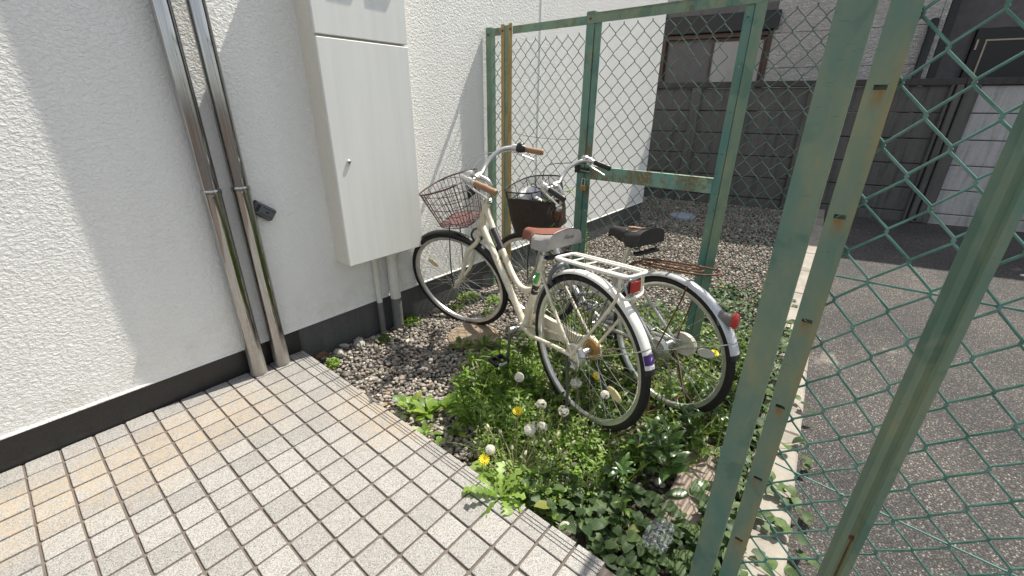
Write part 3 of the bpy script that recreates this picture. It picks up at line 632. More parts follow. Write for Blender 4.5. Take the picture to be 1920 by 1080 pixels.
# ================================================================== block wall and house behind
BD = unit((-.22, 1, 0)); BN = unit((1, .22, 0)); BP = V3((7.47, 0, 0)); RB = np.array([BD, BN, (0, 0, 1)]).T      # local (along, back, up)
def bpt(s, back, z): return BP + BD * s + BN * back + V3((0, 0, z))
t = thing('block_wall', 'weathered dark precast concrete slab wall at the back of the yard', 'wall', tuple(bpt(1.2, .05, -.1))); O = bpt(1.2, .05, -.1)
cols = [-3.35, -0.58, 0.88, 2.33, 3.79, 5.2]
for a, b in zip(cols[:-1], cols[1:]):
    for j in range(6):
        z0 = -0.27 + j * 0.299; pale = b < 0; q = MB()
        q.box(bpt((a + b) / 2, .06 + jit(.003), z0 + .1485), (b - a, 0.05, 0.290), RB, 0.008); q.build('slab', 'block_light' if pale else 'block', t, False, O)
    q = MB(); q.box(bpt((a + b) / 2, .055, 1.565), (b - a - .003, 0.13, 0.075), RB, 0.006); q.build('cap', 'block_cap', t, False, O)
for c in cols:
    q = MB()
    if abs(c + .58) < .01:
        q.box(bpt(c - .075, .005, .72), (.13, .07, 1.62), RB, .008); q.box(bpt(c + .045, .0, .72), (.055, .09, 1.62), RB, .006); q.box(bpt(c + .105, .012, .72), (.03, .05, 1.62), RB, .006)
    else: q.box(bpt(c, .015, .72), (.13, .05, 1.62), RB, .008)
    q.build('post', 'block', t, False, O)

t = thing('neighbour_house', 'house with pale embossed siding and brown framed window behind the block wall', 'house', tuple(bpt(2, 1.2, -.1))); O = bpt(2, 1.2, -.1)
HB = 0.80; HT = 4.35
q = MB(); q.box(bpt(3.9, HB + 2.03, (HT - .1) / 2), (8.4, 4.0, HT + .1), RB); q.build('core', 'siding_dark', t, False, O)
q = MB(); q.box(bpt(-2.6, HB + 2.6, (HT - .1) / 2), (4.55, 4.0, HT + .1), RB); q.build('porch_wall', 'siding_dark', t, False, O)
zs = 0.9; 
while zs < HT - .01:
    h = min(0.4545, HT - zs)
    segs = [(-.33, 8.1)] if zs > 2.35 else [(-.33, 1.50), (3.04, 8.1)]
    if zs > 2.35 or zs + h < 1.3: segs = [(-.33, 8.1)]
    for a, b in segs:
        q = MB(); q.box(bpt((a + b) / 2, HB, zs + h / 2), (b - a, .05, h - .006), RB, .004); q.build('siding_board', 'siding', t, False, O)
    zs += h
q = MB(); q.box(bpt(-.36, HB + .01, 2.2), (.055, .09, 4.3), RB, .004); q.build('corner_trim', 'siding', t, False, O)
q = MB(); q.box(bpt(-.45, HB + .12, 2.2), (.09, .2, 4.3), RB, .004); q.build('corner_post', 'black', t, False, O)
q = MB(); q.lathe([(.045, .8), (.045, 2.30), (.03, 2.32)], bpt(-.27, HB - .09, 0), sides=16); q.build('downpipe', 'black', t, True, O)
q = MB(); q.box(bpt(2.26, HB - .02, 2.425), (1.62, .16, .24), RB, .01); q.build('shutter_box', 'hood', t, False, O)
w0, w1, wz0, wz1 = 1.50, 3.04, 1.22, 2.30
q = MB()
q.box(bpt(w0 + .03, HB, (wz0 + wz1) / 2), (.06, .09, wz1 - wz0), RB, .003); q.box(bpt(w1 - .03, HB, (wz0 + wz1) / 2), (.06, .09, wz1 - wz0), RB, .003)
q.box(bpt((w0 + w1) / 2, HB, wz1 - .03), (w1 - w0 - .125, .088, .06), RB, .003); q.box(bpt((w0 + w1) / 2, HB, wz0 + .03), (w1 - w0 - .125, .088, .06), RB, .003)
wf = q.build('window_frame', 'brown', t, False, O)
for a, b, m, bk in ((w0 + .06, 2.30, 'glass_pale', .02), (2.24, w1 - .06, 'glass', .045)):
    q = MB()
    for sx in (a + .018, b - .018): q.box(bpt(sx, HB + bk, (wz0 + wz1) / 2), (.036, .03, wz1 - wz0 - .125), RB, .002)
    for zz in (wz0 + .085, wz1 - .085): q.box(bpt((a + b) / 2, HB + bk, zz), (b - a - .074, .029, .045), RB, .002)
    q.build('sash', 'brown', wf, False, O)
    q = MB(); q.box(bpt((a + b) / 2, HB + bk + .004, (wz0 + wz1) / 2), (b - a - .07, .008, wz1 - wz0 - .2), RB); q.build('pane', m, wf, False, O)
q = MB(); q.box(bpt(-1.75, HB + .57, 1.15), (1.7, .07, 2.2), RB, .004); dr = q.build('door', 'black', t, False, O)
q = MB(); q.box(bpt(-1.02, HB + .532, 1.2), (.018, .01, 1.8), RB); q.build('door_line', 'gold', dr, False, O)
q = MB(); q.box(bpt(-1.50, HB + .532, 2.11), (.98, .01, .018), RB); q.build('door_line', 'gold', dr, False, O)
q = MB(); q.box(bpt(-.93, HB + .52, 2.06), (.02, .02, .12), RB); q.build('door_line', 'gold', dr, False, O)
q = MB(); q.box(bpt(1.5, HB + 2.0, HT + .02), (11.2, 5.0, .12), RB, .01); q.build('roof', 'hood', t, False, O)

# drain lids
def disc_lid(name, lab, c, r, mat, h):
    t = thing(name, lab, 'manhole cover', tuple(c)); q = MB(); q.lathe([(0, -.02), (r, -.02), (r, h - .004), (r - .006, h), (r - .02, h), (r - .022, h - .004), (r - .028, h - .004), (r - .03, h), (0, h)], (0, 0, 0), sides=40); q.build('lid', mat, t); return t
mh = disc_lid('manhole_cover', 'round brown manhole cover in the gravel below the white bicycle', (1.70, 1.715, -0.112), 0.165, 'manhole', 0.028)
for sx in (-.10, .10):
    q = MB(); q.box((sx * .8, sx * .6, .0285), (.03, .012, .002), RZ(.6)); q.build('key_slot', 'black', mh, False)
q = MB()
for k in range(-7, 8):
    e = math.sqrt(.130 ** 2 - (k * .018) ** 2) if abs(k * .018) < .13 else 0
    if e: q.box((k * .018, 0, .0282), (.0035, 2 * e, .0026), RZ(.0)); q.box((0, k * .018, .0285), (2 * e, .0035, .0026))
q.xform(lambda v: v @ RZ(.5).T); q.build('mesh_shadow_ribs', 'manhole', mh, False)  # ribs added to the lid in place of the fence mesh's shadow lattice
disc_lid('drain_lid', 'pale blue round drain lid in the far gravel behind the gate', (5.86, 1.84, -0.10), 0.165, 'lid', 0.03)

# ================================================================== fences
def plate(q, y0, y1, z0, z1, x, th, slots=(), sw=.017, sh=.0075, yc=None):
    """flat bar facing the camera (plane X = x) with punched slots"""
    yc = (y0 + y1) / 2 if yc is None else yc; z = z0; cx = x + th / 2
    for zz in sorted(slots):
        if not (z0 + .02 < zz < z1 - .02): continue
        q.box((cx, (y0 + y1) / 2, (z + zz - sh / 2) / 2), (th, y1 - y0, zz - sh / 2 - z))
        q.box((cx, (y0 + yc - sw / 2) / 2, zz), (th, yc - sw / 2 - y0, sh)); q.box((cx, (y1 + yc + sw / 2) / 2, zz), (th, y1 - yc - sw / 2, sh))
        z = zz + sh / 2
    q.box((cx, (y0 + y1) / 2, (z + z1) / 2), (th, y1 - y0, z1 - z))
    return q
def angle_post(parent, name, mat, y0, y1, z0, z1, x, flange='right', th=.004, depth=.038, slots=(), org=(0, 0, 0), **kw):
    q = plate(MB(), y0, y1, z0, z1, x, th, slots, **kw)
    yf = y0 + th / 2 if flange == 'right' else y1 - th / 2
    q.box((x + th + depth / 2, yf, (z0 + z1) / 2), (depth, th, z1 - z0 - .001))
    return q.build(name, mat, parent, False, org)
def chain_link(p0, p1, z0, z1, wd=.078, ht=.090, r=.0021, sides=6, wob=.003, sag=0.0, seed=1, bulge=None, mid=2, hook=.0035):
    """woven mesh from p0 to p1 (plan points), every zig-zag wire hooked into the next"""
    rg = np.random.default_rng(seed); p0 = V3((*p0, 0)); p1 = V3((*p1, 0)); Lh = np.linalg.norm(p1 - p0); u = (p1 - p0) / Lh; nn = np.array([-u[1], u[0], 0])
    q = MB(); nw = int(Lh / (wd / 2)); nl = int((z1 - z0) / (ht / 2))
    ph = rg.uniform(0, 6.28, 6)
    def warp(s, z):
        zz = (z - z0) / (z1 - z0); low = (1 - zz) ** 3
        ds = wob * (math.sin(s * 9 + ph[0]) * math.sin(z * 7 + ph[1]) + .6 * math.sin(s * 23 + z * 17 + ph[2]))
        dz = wob * (math.sin(s * 8 + ph[3]) * math.cos(z * 9 + ph[4])) - sag * low * (.6 + .4 * math.sin(s * 13 + ph[5]))
        return ds, dz
    for i in range(nw):
        path = []
        for j in range(nl + 1):
            e = (i + j) % 2; zb = z0 + j * ht / 2; sgn = 1 if e else -1
            s0 = (i + e) * wd / 2 + sgn * hook * .35
            path.append((s0 - sgn * hook * .7, zb - ht * .055, (1 if j % 2 else -1) * r * .9)); path.append((s0, zb, 0.0)); path.append((s0 - sgn * hook * .7, zb + ht * .055, (1 if (j + 1) % 2 else -1) * r * .9))
        pts = []
        for s, z, dpt in path:
            ds, dz = warp(s, z); off = dpt + (bulge(s, z) if bulge else 0.0)
            pts.append(p0 + u * (s + ds) + nn * off + V3((0, 0, min(z + dz, z1))))
        q.tube(pts, r, sides, caps=False)
    return q
def tie_wire(q, a, b, r=.0017, sag=.01):
    q.tube([V3(a) + (V3(b) - V3(a)) * t - V3((0, 0, sag * 4 * t * (1 - t))) for t in np.linspace(0, 1, 10)], r, 6)

ZB, ZT = -0.12, 1.745
# --- panel between the wall and the gate
t = thing('chain_link_panel', 'green chain link fence panel between the white wall and the gate', 'fence', (XA, 1.8, GZ), 'chain link fence sections'); O = (XA, 1.8, GZ)
angle_post(t, 'post', 'green', 2.168, 2.214, ZB, 1.742, XA, 'right', org=O)
q = MB(); plate(q, 2.048, 2.075, ZB, 1.748, XA - .006, .004); plate(q, 1.985, 2.012, ZB, 1.748, XA - .006, .004); q.build('post', 'rust_post', t, False, O)['label'] = 'rusty yellowed flanges of the channel post'
q = MB(); q.box((XA + .006, 2.030, (ZB + 1.742) / 2), (.016, .040, 1.742 - ZB), None, .002); q.build('post_core', 'green_old', t, False, O)
angle_post(t, 'post', 'teal', 1.396, 1.445, ZB, 1.752, XA - .004, 'right', org=O)
for a, b in ((2.0755, 2.1675), (1.4455, 1.9845)):
    q = MB(); plate(q, a, b, 1.690, 1.730, XA + .002, .003); q.box((XA + .017, (a + b) / 2, 1.7315), (.03, b - a, .003)); q.build('top_rail', 'green_rust', t, False, O)
for yy, zz in ((2.19, 1.700), (2.062, 1.712), (1.998, 1.716), (1.42, 1.716)):
    q = MB(); q.lathe([(.007, 0), (.007, .003), (.004, .005)], (XA - .006, yy, zz), (-1, 0, 0), 8); q.build('bolt', 'rust', t, True, O)
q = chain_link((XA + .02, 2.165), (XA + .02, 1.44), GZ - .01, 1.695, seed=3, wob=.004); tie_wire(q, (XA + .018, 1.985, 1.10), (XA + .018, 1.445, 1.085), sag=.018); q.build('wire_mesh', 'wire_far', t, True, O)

# --- gate
t = thing('gate', 'narrow green chain link gate with a rusty middle rail', 'gate', (XA, 1.0, GZ)); O = (XA, 1.0, GZ)
sl4 = [1.644 - .198 * i for i in range(9)]
angle_post(t, 'stile', 'teal', 1.352, 1.393, -.03, 1.695, XA + .002, 'left', slots=sl4, org=O, sw=.009, sh=.006)
angle_post(t, 'stile', 'teal', .592, .630, -.03, 1.705, XA + .002, 'right', slots=sl4, org=O, sw=.009, sh=.006, yc=.611)
q = MB(); plate(q, .560, 1.4455, 1.693, 1.738, XA - .006, .004); q.box((XA + .010, 1.003, 1.7400), (.040, .885, .004)); q.build('top_rail', 'green_old', t, False, O)
for yy in (1.25, 1.06, .87, .70):
    q = MB(); q.box((XA - .0075, yy, 1.706), (.003, .018, .024), None, .001); q.build('clip', 'green_rust', t, False, O)
q = MB(); plate(q, .6305, 1.3515, .853, .928, XA - .001, .003); q.box((XA + .014, .991, .9295), (.032, .720, .003)); q.build('middle_rail', m_green_paint('flaking_rusty_teal_paint', 0.42, 1.0, (.20, .34, .28)), t, False, O)
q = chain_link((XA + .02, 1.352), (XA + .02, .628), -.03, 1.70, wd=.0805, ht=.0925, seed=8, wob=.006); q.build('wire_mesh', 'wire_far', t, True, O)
q = MB(); q.box((XA - .012, 1.395, .905), (.014, .075, .030), None, .002); q.box((XA - .012, 1.44, .91), (.02, .03, .045), None, .003); q.build('latch', 'black', t, False, O)
q = MB(); q.rod((XA - .02, 1.34, .897), (XA - .02, 1.41, .903), .005, 8); q.build('bolt', 'green_rust', t, True, O)
t = thing('padlock', 'small brass padlock hanging from the gate latch', 'padlock', (XA - .025, 1.382, .80))
q = MB(); q.box((0, 0, 0), (.016, .036, .034), None, .003); q.build('body', 'brass', t, False)
q = MB(); q.tube(smooth_path([(0, .011, .015), (0, .011, .045), (0, .006, .056), (0, -.006, .056), (0, -.011, .045), (0, -.011, .015)], 4), .0028, 8); q.build('shackle', 'chrome', t)

# --- panel from the gate to the corner at the kerb
t = thing('chain_link_panel', 'green chain link fence panel right of the gate, behind the tall green posts', 'fence', (XA, .35, GZ), 'chain link fence sections'); O = (XA, .35, GZ)
angle_post(t, 'post', 'green', .542, .588, ZB, 1.735, XA - .004, 'left', org=O)
angle_post(t, 'post', 'green', .170, .216, ZB, 1.735, XA - .004, 'left', org=O)
q = MB(); plate(q, .2165, .5415, 1.693, 1.735, XA + .002, .003); q.box((XA + .017, .379, 1.7365), (.03, .325, .003)); q.build('top_rail', 'green_old', t, False, O)
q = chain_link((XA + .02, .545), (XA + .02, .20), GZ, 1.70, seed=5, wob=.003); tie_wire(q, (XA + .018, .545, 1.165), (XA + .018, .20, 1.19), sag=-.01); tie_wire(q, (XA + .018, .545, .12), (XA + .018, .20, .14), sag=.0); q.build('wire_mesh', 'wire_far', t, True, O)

# --- run along the kerb, seen edge on
t = thing('chain_link_panel', 'tall green fence run along the kerb, seen edge on behind its broad front post', 'fence', (1.6, .13, GZ), 'chain link fence sections'); O = (1.6, .13, GZ)
angle_post(t, 'post', 'green', .059, .108, -.12, 1.75, XN, 'right', org=O, depth=.04)
bl = lambda s, z: -.024 * math.exp(-((s - .55) / .5) ** 2) * math.exp(-((z - .32) / .22) ** 2)
q = chain_link((XN + .05, .082), (XA - .02, .193), GZ + .01, 1.70, seed=6, wob=.002, bulge=bl); q.build('wire_mesh', 'wire', t, True, O)
q = MB(); q.tube([(XN + .04, .086, 1.72), (XA - .02, .196, 1.72)], .014, 8); q.build('top_rail', 'green', t, True, O)

# --- near panel beside the camera
t = thing('chain_link_panel', 'close chain link panel before the asphalt with slotted post and bolted ridge post', 'fence', (XN, -.5, -.1), 'chain link fence sections'); O = (XN, -.5, -.1)
sl6 = [1.299 + .198 * 2 - .198 * i for i in range(9)]
angle_post(t, 'post', 'green_slot', .0055, .043, -.12, 1.75, XN, 'left', slots=sl6, org=O, yc=.0245, sw=.0165, sh=.0075)
q = MB(); q.box((XN + .017, .0243, .815), (.003, .034, 1.85)); q.build('post_back', 'green_old', t, False, O)
# ridge post: folded hat section
pr = [(-.0235, 0), (-.0130, 0), (-.0045, -.008), (.0035, -.0085), (.0042, -.036), (.0150, -.036), (.0150, -.033), (.0072, -.033), (.0065, -.0055), (-.0038, -.005), (-.0122, .003), (-.0235, .003)]
q = MB(); q.extrude([(-u, v) for u, v in pr], ((XN - .012, -.1505, -.12), (XN - .012, -.1505, 1.75), (0, 1, 0), (1, 0, 0))); q.build('ridge_post', 'green_old', t, False, O)
q = MB(); q.lathe([(.0056, 0), (.0058, .0025), (.0044, .0048), (0, .0055)], (XN - .0207, -.1515, .489), (-1, 0, 0), 14); q.build('bolt', 'rust', t, True, O)
q = MB(); q.tube([(XN - .0205, -.1515, .484), (XN - .0205, -.1513, .40), (XN - .0205, -.152, .30), (XN - .0205, -.1518, .18)], [.0012, .0016, .0013, .0004], 6); q.build('rust_streak', 'rust', t, True, O)
q = chain_link((XN + .012, .037), (XN + .012, -1.16), -.08, 1.72, wd=.078, ht=.0895, r=.0022, sides=8, wob=.0035, sag=.012, seed=2)
tie_wire(q, (XN + .0145, .004, .995), (XN + .0145, -.62, 1.012), .0019, .004); tie_wire(q, (XN + .0145, .004, .555), (XN + .0145, -1.1, .52), .0019, .004)
q.build('wire_mesh', 'wire', t, True, O)
angle_post(t, 'post', 'green_old', -1.21, -1.165, -.12, 1.75, XN, 'right', org=O)
q = MB(); q.box((XN + .02, -.58, 1.735), (.035, 1.17, .035), None, .003); q.build('top_rail', 'green', t, False, O)

# ================================================================== bicycles
class Bike:
    """local frame: x forward, y left, z up, origin on the ground below the rear hub"""
    def __init__(s, name, label, hub, head, pitch, roll, R, T, B, steer, group):
        s.R = R; Rm = RZ(rad(head)) @ rotm((0, 1, 0), rad(pitch)) @ rotm((1, 0, 0), rad(roll))
        o = V3(hub) - Rm @ V3((0, 0, R)); s.root = thing(name, label, 'bicycle', (0, 0, 0), group)
        m = Matrix.Identity(4)
        for i in range(3):
            for j in range(3): m[i][j] = Rm[i, j]
            m[i][3] = o[i]
        s.root.matrix_world = m
        s.T = V3((T[0], 0, T[1])); s.B = V3((B[0], 0, B[1])); s.S = rotm(s.T - s.B, rad(steer)); s.ax = unit(s.T - s.B); s.Rm = Rm; s.o = o
    def steer(s, v): return (np.asarray(v) - s.T) @ s.S.T + s.T
    def part(s, name, mb, mat, parent=None, smooth=True, steer=False):
        if steer: mb.xform(s.steer)
        return mb.build(name, mat, parent or s.root, smooth)
    def wheel(s, name, hub, rim_r, steer, drum=None, nsp=36, reflector='amber', refl_ang=2.2, offs=.03, rfac=.62):
        c = V3(hub); tw = .0175; q = MB()
        hw = .036 if drum is None else .045; hr = .017
        q.lathe([(.006, -.06), (.006, -hw - .004), (hr + .006, -hw), (hr + .006, -hw + .004), (hr, -hw + .008), (hr, hw - .008), (hr + .006, hw - .004), (hr + .006, hw), (.006, hw + .004), (.006, .06)], c, (0, 1, 0), 16)
        for k in range(nsp):
            side = 1 if k % 2 else -1; a = k * 2 * math.pi / nsp; lead = 1 if (k // 2) % 2 else -1
            ah = a + lead * rad(72); r0 = hr + .004
            p = c + V3((r0 * math.cos(ah), side * hw, r0 * math.sin(ah))); e = c + V3((rim_r * .955 * math.cos(a), side * .002, rim_r * .955 * math.sin(a)))
            q.tube([p, e], .00105, 5, caps=False)
        wh = s.part(name, q, 'spoke', None, True, steer)
        pr = [(0.0, -.0125), (0.0, -.0105), (-.006, -.0088), (-.006, .0088), (0, .0105), (0, .0125), (-.008, .0118), (-.017, .0095), (-.0215, .005), (-.0215, -.005), (-.017, -.0095), (-.008, -.0118)]
        q = MB(); q.ring(pr, rim_r, c, 72); s.part('rim', q, 'rim', wh, True, steer)
        pt = [(math.cos(a) * .0165 * (1.02 if abs(math.cos(a)) > .5 else 1), math.sin(a) * tw) for a in np.linspace(0, 2 * math.pi, 14, endpoint=False)]
        q = MB(); q.ring(pt, rim_r + .0125, c, 72)
        for dy in (-.006, 0, .006): q.ring([(.0155, dy - .0018), (.0178 - abs(dy) * .12, dy - .0014), (.0178 - abs(dy) * .12, dy + .0014), (.0155, dy + .0018)], rim_r + .0125, c, 72)
        s.part('tyre', q, 'rubber', wh, True, steer)
        if reflector:
            cr = c + V3((math.cos(refl_ang) * rim_r * rfac, offs * .4, math.sin(refl_ang) * rim_r * rfac)); t1 = V3((-math.sin(refl_ang), 0, math.cos(refl_ang))); n1 = V3((math.cos(refl_ang), 0, math.sin(refl_ang)))
            q = MB(); v = []; 
            for yy, k in ((-.004, .9), (0, 1), (.004, .9)):
                for a in np.linspace(0, 2 * math.pi, 16, endpoint=False): v.append(cr + n1 * math.cos(a) * .042 * k + t1 * math.sin(a) * .021 * k + V3((0, yy, 0)))
            f = [(r * 16 + j, r * 16 + (j + 1) % 16, (r + 1) * 16 + (j + 1) % 16, (r + 1) * 16 + j) for r in range(2) for j in range(16)] + [tuple(range(16))[::-1], tuple(range(32, 48))]
            q.add(v, f); s.part('wheel_reflector', q, reflector, wh, False, steer)
        return wh
    def fender(s, name, hub, r, a0, a1, mat, steer=False, wdt=.024, flap=True):
        th = .0016; out = []; n = 9
        for k in range(n):
            a = math.pi * k / (n - 1); out.append((math.sin(a) * .014, math.cos(a) * wdt))
        inn = [(p - th, y * .94) for p, y in out[::-1]]
        q = MB(); q.ring(out + inn, r, hub, 40, a0, a1); fd = s.part(name, q, mat, None, True, steer)
        if flap:
            q = MB(); q.ring([(p + .001, y * 1.04) for p, y in out] + [(p - th, y) for p, y in out[::-1]], r, hub, 4, a1 - .012, a1 + .05); s.part('mud_flap', q, 'plastic', fd, True, steer)
        return fd
    def bar(s, Bc, pts, mat_bar, mat_grip, rb=.0112, rg=.0155, skip=()):
        """mirror-image handlebar through Bc; the last two points are the grip"""
        L = [V3(Bc) + V3((x, y, z)) for x, y, z in pts]; Rr = [V3(Bc) + V3((x, -y, z)) for x, y, z in pts]
        path = smooth_path(Rr[::-1] + L[1:], 6); q = MB(); q.tube(path, rb, 12); hb = s.part('handlebar', q, mat_bar, None, True, True)
        for side in (L, Rr):
            g0, g1 = side[-2], side[-1]; d = unit(g1 - g0); ln = np.linalg.norm(g1 - g0); prof = [(rb + .001, 0), (rg, .004), (rg * .96, ln * .25), (rg * 1.04, ln * .5), (rg * .98, ln * .8), (rg * 1.08, ln * .94), (rg * .8, ln + .003), (0, ln + .004)]
            q = MB(); q.lathe(prof, g0, d, 14); s.part('grip', q, mat_grip, hb, True, True)
        return hb, L, Rr
    def lever(s, side, hb, mat='alu', out=1):
        g0, g1 = side[-2], side[-1]; d = unit(g1 - g0); dn = V3((.25, 0, -1)); dn = unit(dn - d * (dn @ d)); c = g0 - d * .03
        q = MB(); q.lathe([(.0165, -.012), (.0165, .012)], c, d, 12); q.box(c + dn * .018 + d * .004, (.03, .014, .022), None, .004)
        q.tube(smooth_path([c + dn * .022, c + dn * .036 + d * .03, c + dn * .042 + d * .075, c + dn * .050 + d * .112], 4), [.0065] + [.0052] * 6 + [.0042] * 5 + [.0058], 8)
        s.part('brake_lever', q, mat, hb, True, True); return c + dn * .02
    def cable(s, pts, r=.0024, mat='alu', steer=True, parent=None):
        q = MB(); q.tube(smooth_path(pts, 6), r, 6); return s.part('cable', q, mat, parent, True, steer)

def oval_ring(c, hx, hy, z, n=40, p=2.6, fx=1.0):
    """rounded-rectangle loop (x forward); fx narrows the front"""
    out = []
    for i in range(n):
        a = 2 * math.pi * i / n; ca, sa = math.cos(a), math.sin(a)
        x = math.copysign(abs(ca) ** (2 / p), ca) * hx; y = math.copysign(abs(sa) ** (2 / p), sa) * hy
        y *= 1 + (fx - 1) * (x / hx + 1) / 2
        out.append(V3((c[0] + x, c[1] + y, c[2] + (z(x, y) if callable(z) else z))))
    return out

def saddle(b, nose, rear, zt, wid, mats, drop=.045, twist=0.0, thick=.03, mid_t=.56):
    """lofted seat: cross sections from nose to rear; returns the top part"""
    N = 15; K = 13; secs = []; ln = nose - rear
    for i in range(N):
        t = i / (N - 1)                       # 0 nose, 1 rear
        wd = .030 + (wid - .030) * (1 / (1 + math.exp(-(t - mid_t) * 12))) ; wd *= 1.0 if t < .9 else 1 - (t - .9) ** 2 * 12
        if i == 0: wd *= .55
        x = nose - ln * t; z = zt - .012 * (1 - t) + .020 * t * t - (.018 if i == 0 else 0)
        dr = (drop * .75 + drop * .55 * t)
        sec = []
        for k in range(K):
            a = math.pi * k / (K - 1); y = math.cos(a) * wd; zz = z - dr * (1 - math.sin(a) ** .45)
            if k in (0, K - 1): zz = z - dr - .010 * t
            sec.append((x, y, zz))
        secs.append(sec)
    P = np.array(secs); c = V3(((nose + rear) / 2, 0, 0)); 
    P = ((P.reshape(-1, 3) - c) @ RZ(twist).T + c).reshape(N, K, 3)
    return P, c

# ------------------------------------------------------------------ the cream bicycle
b = Bike('bicycle', 'cream white city bicycle with maroon wire basket and red-topped saddle, nearest the tiles', (1.436, .770, .286), 72.9, 2.47, 0, .35, (.797, .897), (.876, .746), 33, 'parked bicycles')
R = .35; HR = V3((0, 0, R)); HF = V3((1.155, 0, R)); BB = V3((.451, 0, .299)); LUG = V3((.304, 0, .694))
q = MB()
q.rod(b.B - b.ax * .012, b.T + b.ax * .004, .0195, 16)
q.rod(b.B + b.ax * .012, BB + V3((.004, 0, .004)), .0178, 14)
q.tube(smooth_path([b.T - b.ax * .035, (.746, 0, .757), (.659, 0, .662), (.575, 0, .560), (.500, 0, .506), (.425, 0, .505), (.355, 0, .535)], 6), .0162, 14)
q.rod(BB, LUG + unit(LUG - BB) * .02, .0168, 14)
q.lathe([(.021, -.036), (.021, .036)], BB, (0, 1, 0), 18)
for sy in (-1, 1):
    q.tube(smooth_path([BB + V3((-.02, sy * .022, -.004)), (.33, sy * .048, .305), (.15, sy * .060, .335), (-.004, sy * .064, .350)], 5), .0098, 10)
    q.tube(smooth_path([LUG + V3((-.012, sy * .016, -.05)), (.22, sy * .046, .60), (.10, sy * .060, .46), (.0, sy * .064, .353)], 5), .0078, 10)
    q.box((-.004, sy * .066, .350), (.045, .006, .034), None, .002)
fr = b.part('frame', q, 'cream')
d1 = unit(V3((.659, 0, .662)) - V3((.746, 0, .757)))
q = MB(); q.rod(V3((.746, 0, .757)), V3((.659, 0, .662)), .0167, 14); b.part('frame_band', q, 'band', fr)
sd = unit(LUG - BB)
q = MB(); q.rod(LUG - sd * .20, LUG - sd * .145, .0174, 14); b.part('frame_band', q, 'band', fr)
q = MB(); q.grid([[LUG - sd * h + RZ(a) @ V3((-.0176, 0, 0)) for a in np.linspace(-.2, -2.2, 7)] for h in (.07, .135)]); b.part('sticker', q, 'sticker_green', fr)
# fork
q = MB(); CRN = b.B - b.ax * .045
q.lathe([(.020, -.012), (.027, 0), (.020, .022)], CRN, b.ax, 14)
for sy in (-1, 1):
    q.tube(smooth_path([CRN + V3((0, sy * .024, 0)), CRN + V3((.004, sy * .046, -.035)), (.985, sy * .053, .60), (1.035, sy * .054, .50), (1.08, sy * .054, .425), (1.155, sy * .053, R)], 6), [.0135] * 14 + [.0125] * 6 + [.0110] * 6 + [.0095] * 5, 12)
    q.box((1.155, sy * .055, R), (.03, .005, .03), None, .002)
b.part('fork', q, 'cream', None, True, True)
# stem and handlebar
BC = V3((.825, 0, 1.035)); q = MB(); q.lathe([(.021, 0), (.021, .018), (.014, .022)], b.T + b.ax * .002, b.ax, 16)
q.tube(smooth_path([b.T + b.ax * .02, b.T + b.ax * .085, b.T + b.ax * .122 + V3((.022, 0, .004)), BC + V3((-.02, 0, .0))], 6), .0112, 12); q.lathe([(.019, -.024), (.019, .024)], BC, (0, 1, 0), 14)
b.part('stem', q, 'alu', None, True, True)
barpts = [(0, 0, 0), (0, .05, 0), (.0, .10, .02), (-.02, .15, .052), (-.06, .20, .074), (-.105, .235, .071), (-.15, .25, .060), (-.265, .275, .022)]
hb, Lb, Rb = b.bar(BC, barpts, 'alu', 'grip')
cl = b.lever(Lb, hb); cr2 = b.lever(Rb, hb)
g = unit(Rb[-1] - Rb[-2]); q = MB(); q.lathe([(.014, -.012), (.022, -.008), (.024, .01), (.021, .03), (.017, .04)], Rb[-2] - g * .012, g, 14); q.box(Rb[-2] + V3((0, -.004, .016)), (.03, .03, .024), None, .005); b.part('gear_shifter', q, 'plastic', hb, True, True)
q = MB(); bc = BC + V3((-.002, .062, .02)); q.lathe([(.006, -.012), (.014, -.01), (.014, .004)], bc, (0, 0, 1), 10); bl_ = b.part('bell', q, 'plastic', hb, True, True)
q = MB(); q.lathe([(.020, .004), (.0225, .010), (.022, .026), (.017, .034), (.0045, .037), (.0045, .033), (0, .033)], bc, (0, 0, 1), 18); b.part('bell_dome', q, 'alu', bl_, True, True)
b.cable([cr2, BC + V3((.04, -.13, .075)), BC + V3((.10, -.06, .045)), BC + V3((.09, -.01, -.06)), CRN + V3((.045, 0, .06)), CRN + V3((.04, .0, 0))], .0022, 'alu')
b.cable([cr2 + V3((0, 0, .006)), BC + V3((.02, -.12, .055)), BC + V3((.06, -.05, .0)), BC + V3((.03, -.02, -.12)), b.B + V3((.02, -.02, 0))], .0022, 'alu')
b.cable([cl, BC + V3((.05, .15, .02)), BC + V3((.07, .10, -.02)), BC + V3((.04, .03, -.09)), b.B + V3((.015, .022, .0))], .0024, 'alu')
# lamp bracket on the head and front brake
q = MB(); q.box(b.T + V3((.035, 0, .008)), (.075, .018, .004), None, .001); q.lathe([(.024, 0), (.024, .008)], b.T + b.ax * .0, b.ax, 16); b.part('lamp_bracket', q, 'chrome', None, True, True)
q = MB(); q.tube(smooth_path([CRN + V3((.035, 0, .02)), CRN + V3((.035, .035, .005)), CRN + V3((.03, .032, -.045))], 4), .006, 8); q.tube(smooth_path([CRN + V3((.035, 0, .02)), CRN + V3((.035, -.035, .005)), CRN + V3((.03, -.032, -.045))], 4), .006, 8)
for sy in (-1, 1): q.box(CRN + V3((.035, sy * .022, -.05)), (.045, .012, .014), None, .002)
b.part('front_brake', q, 'plastic', None, True, True)
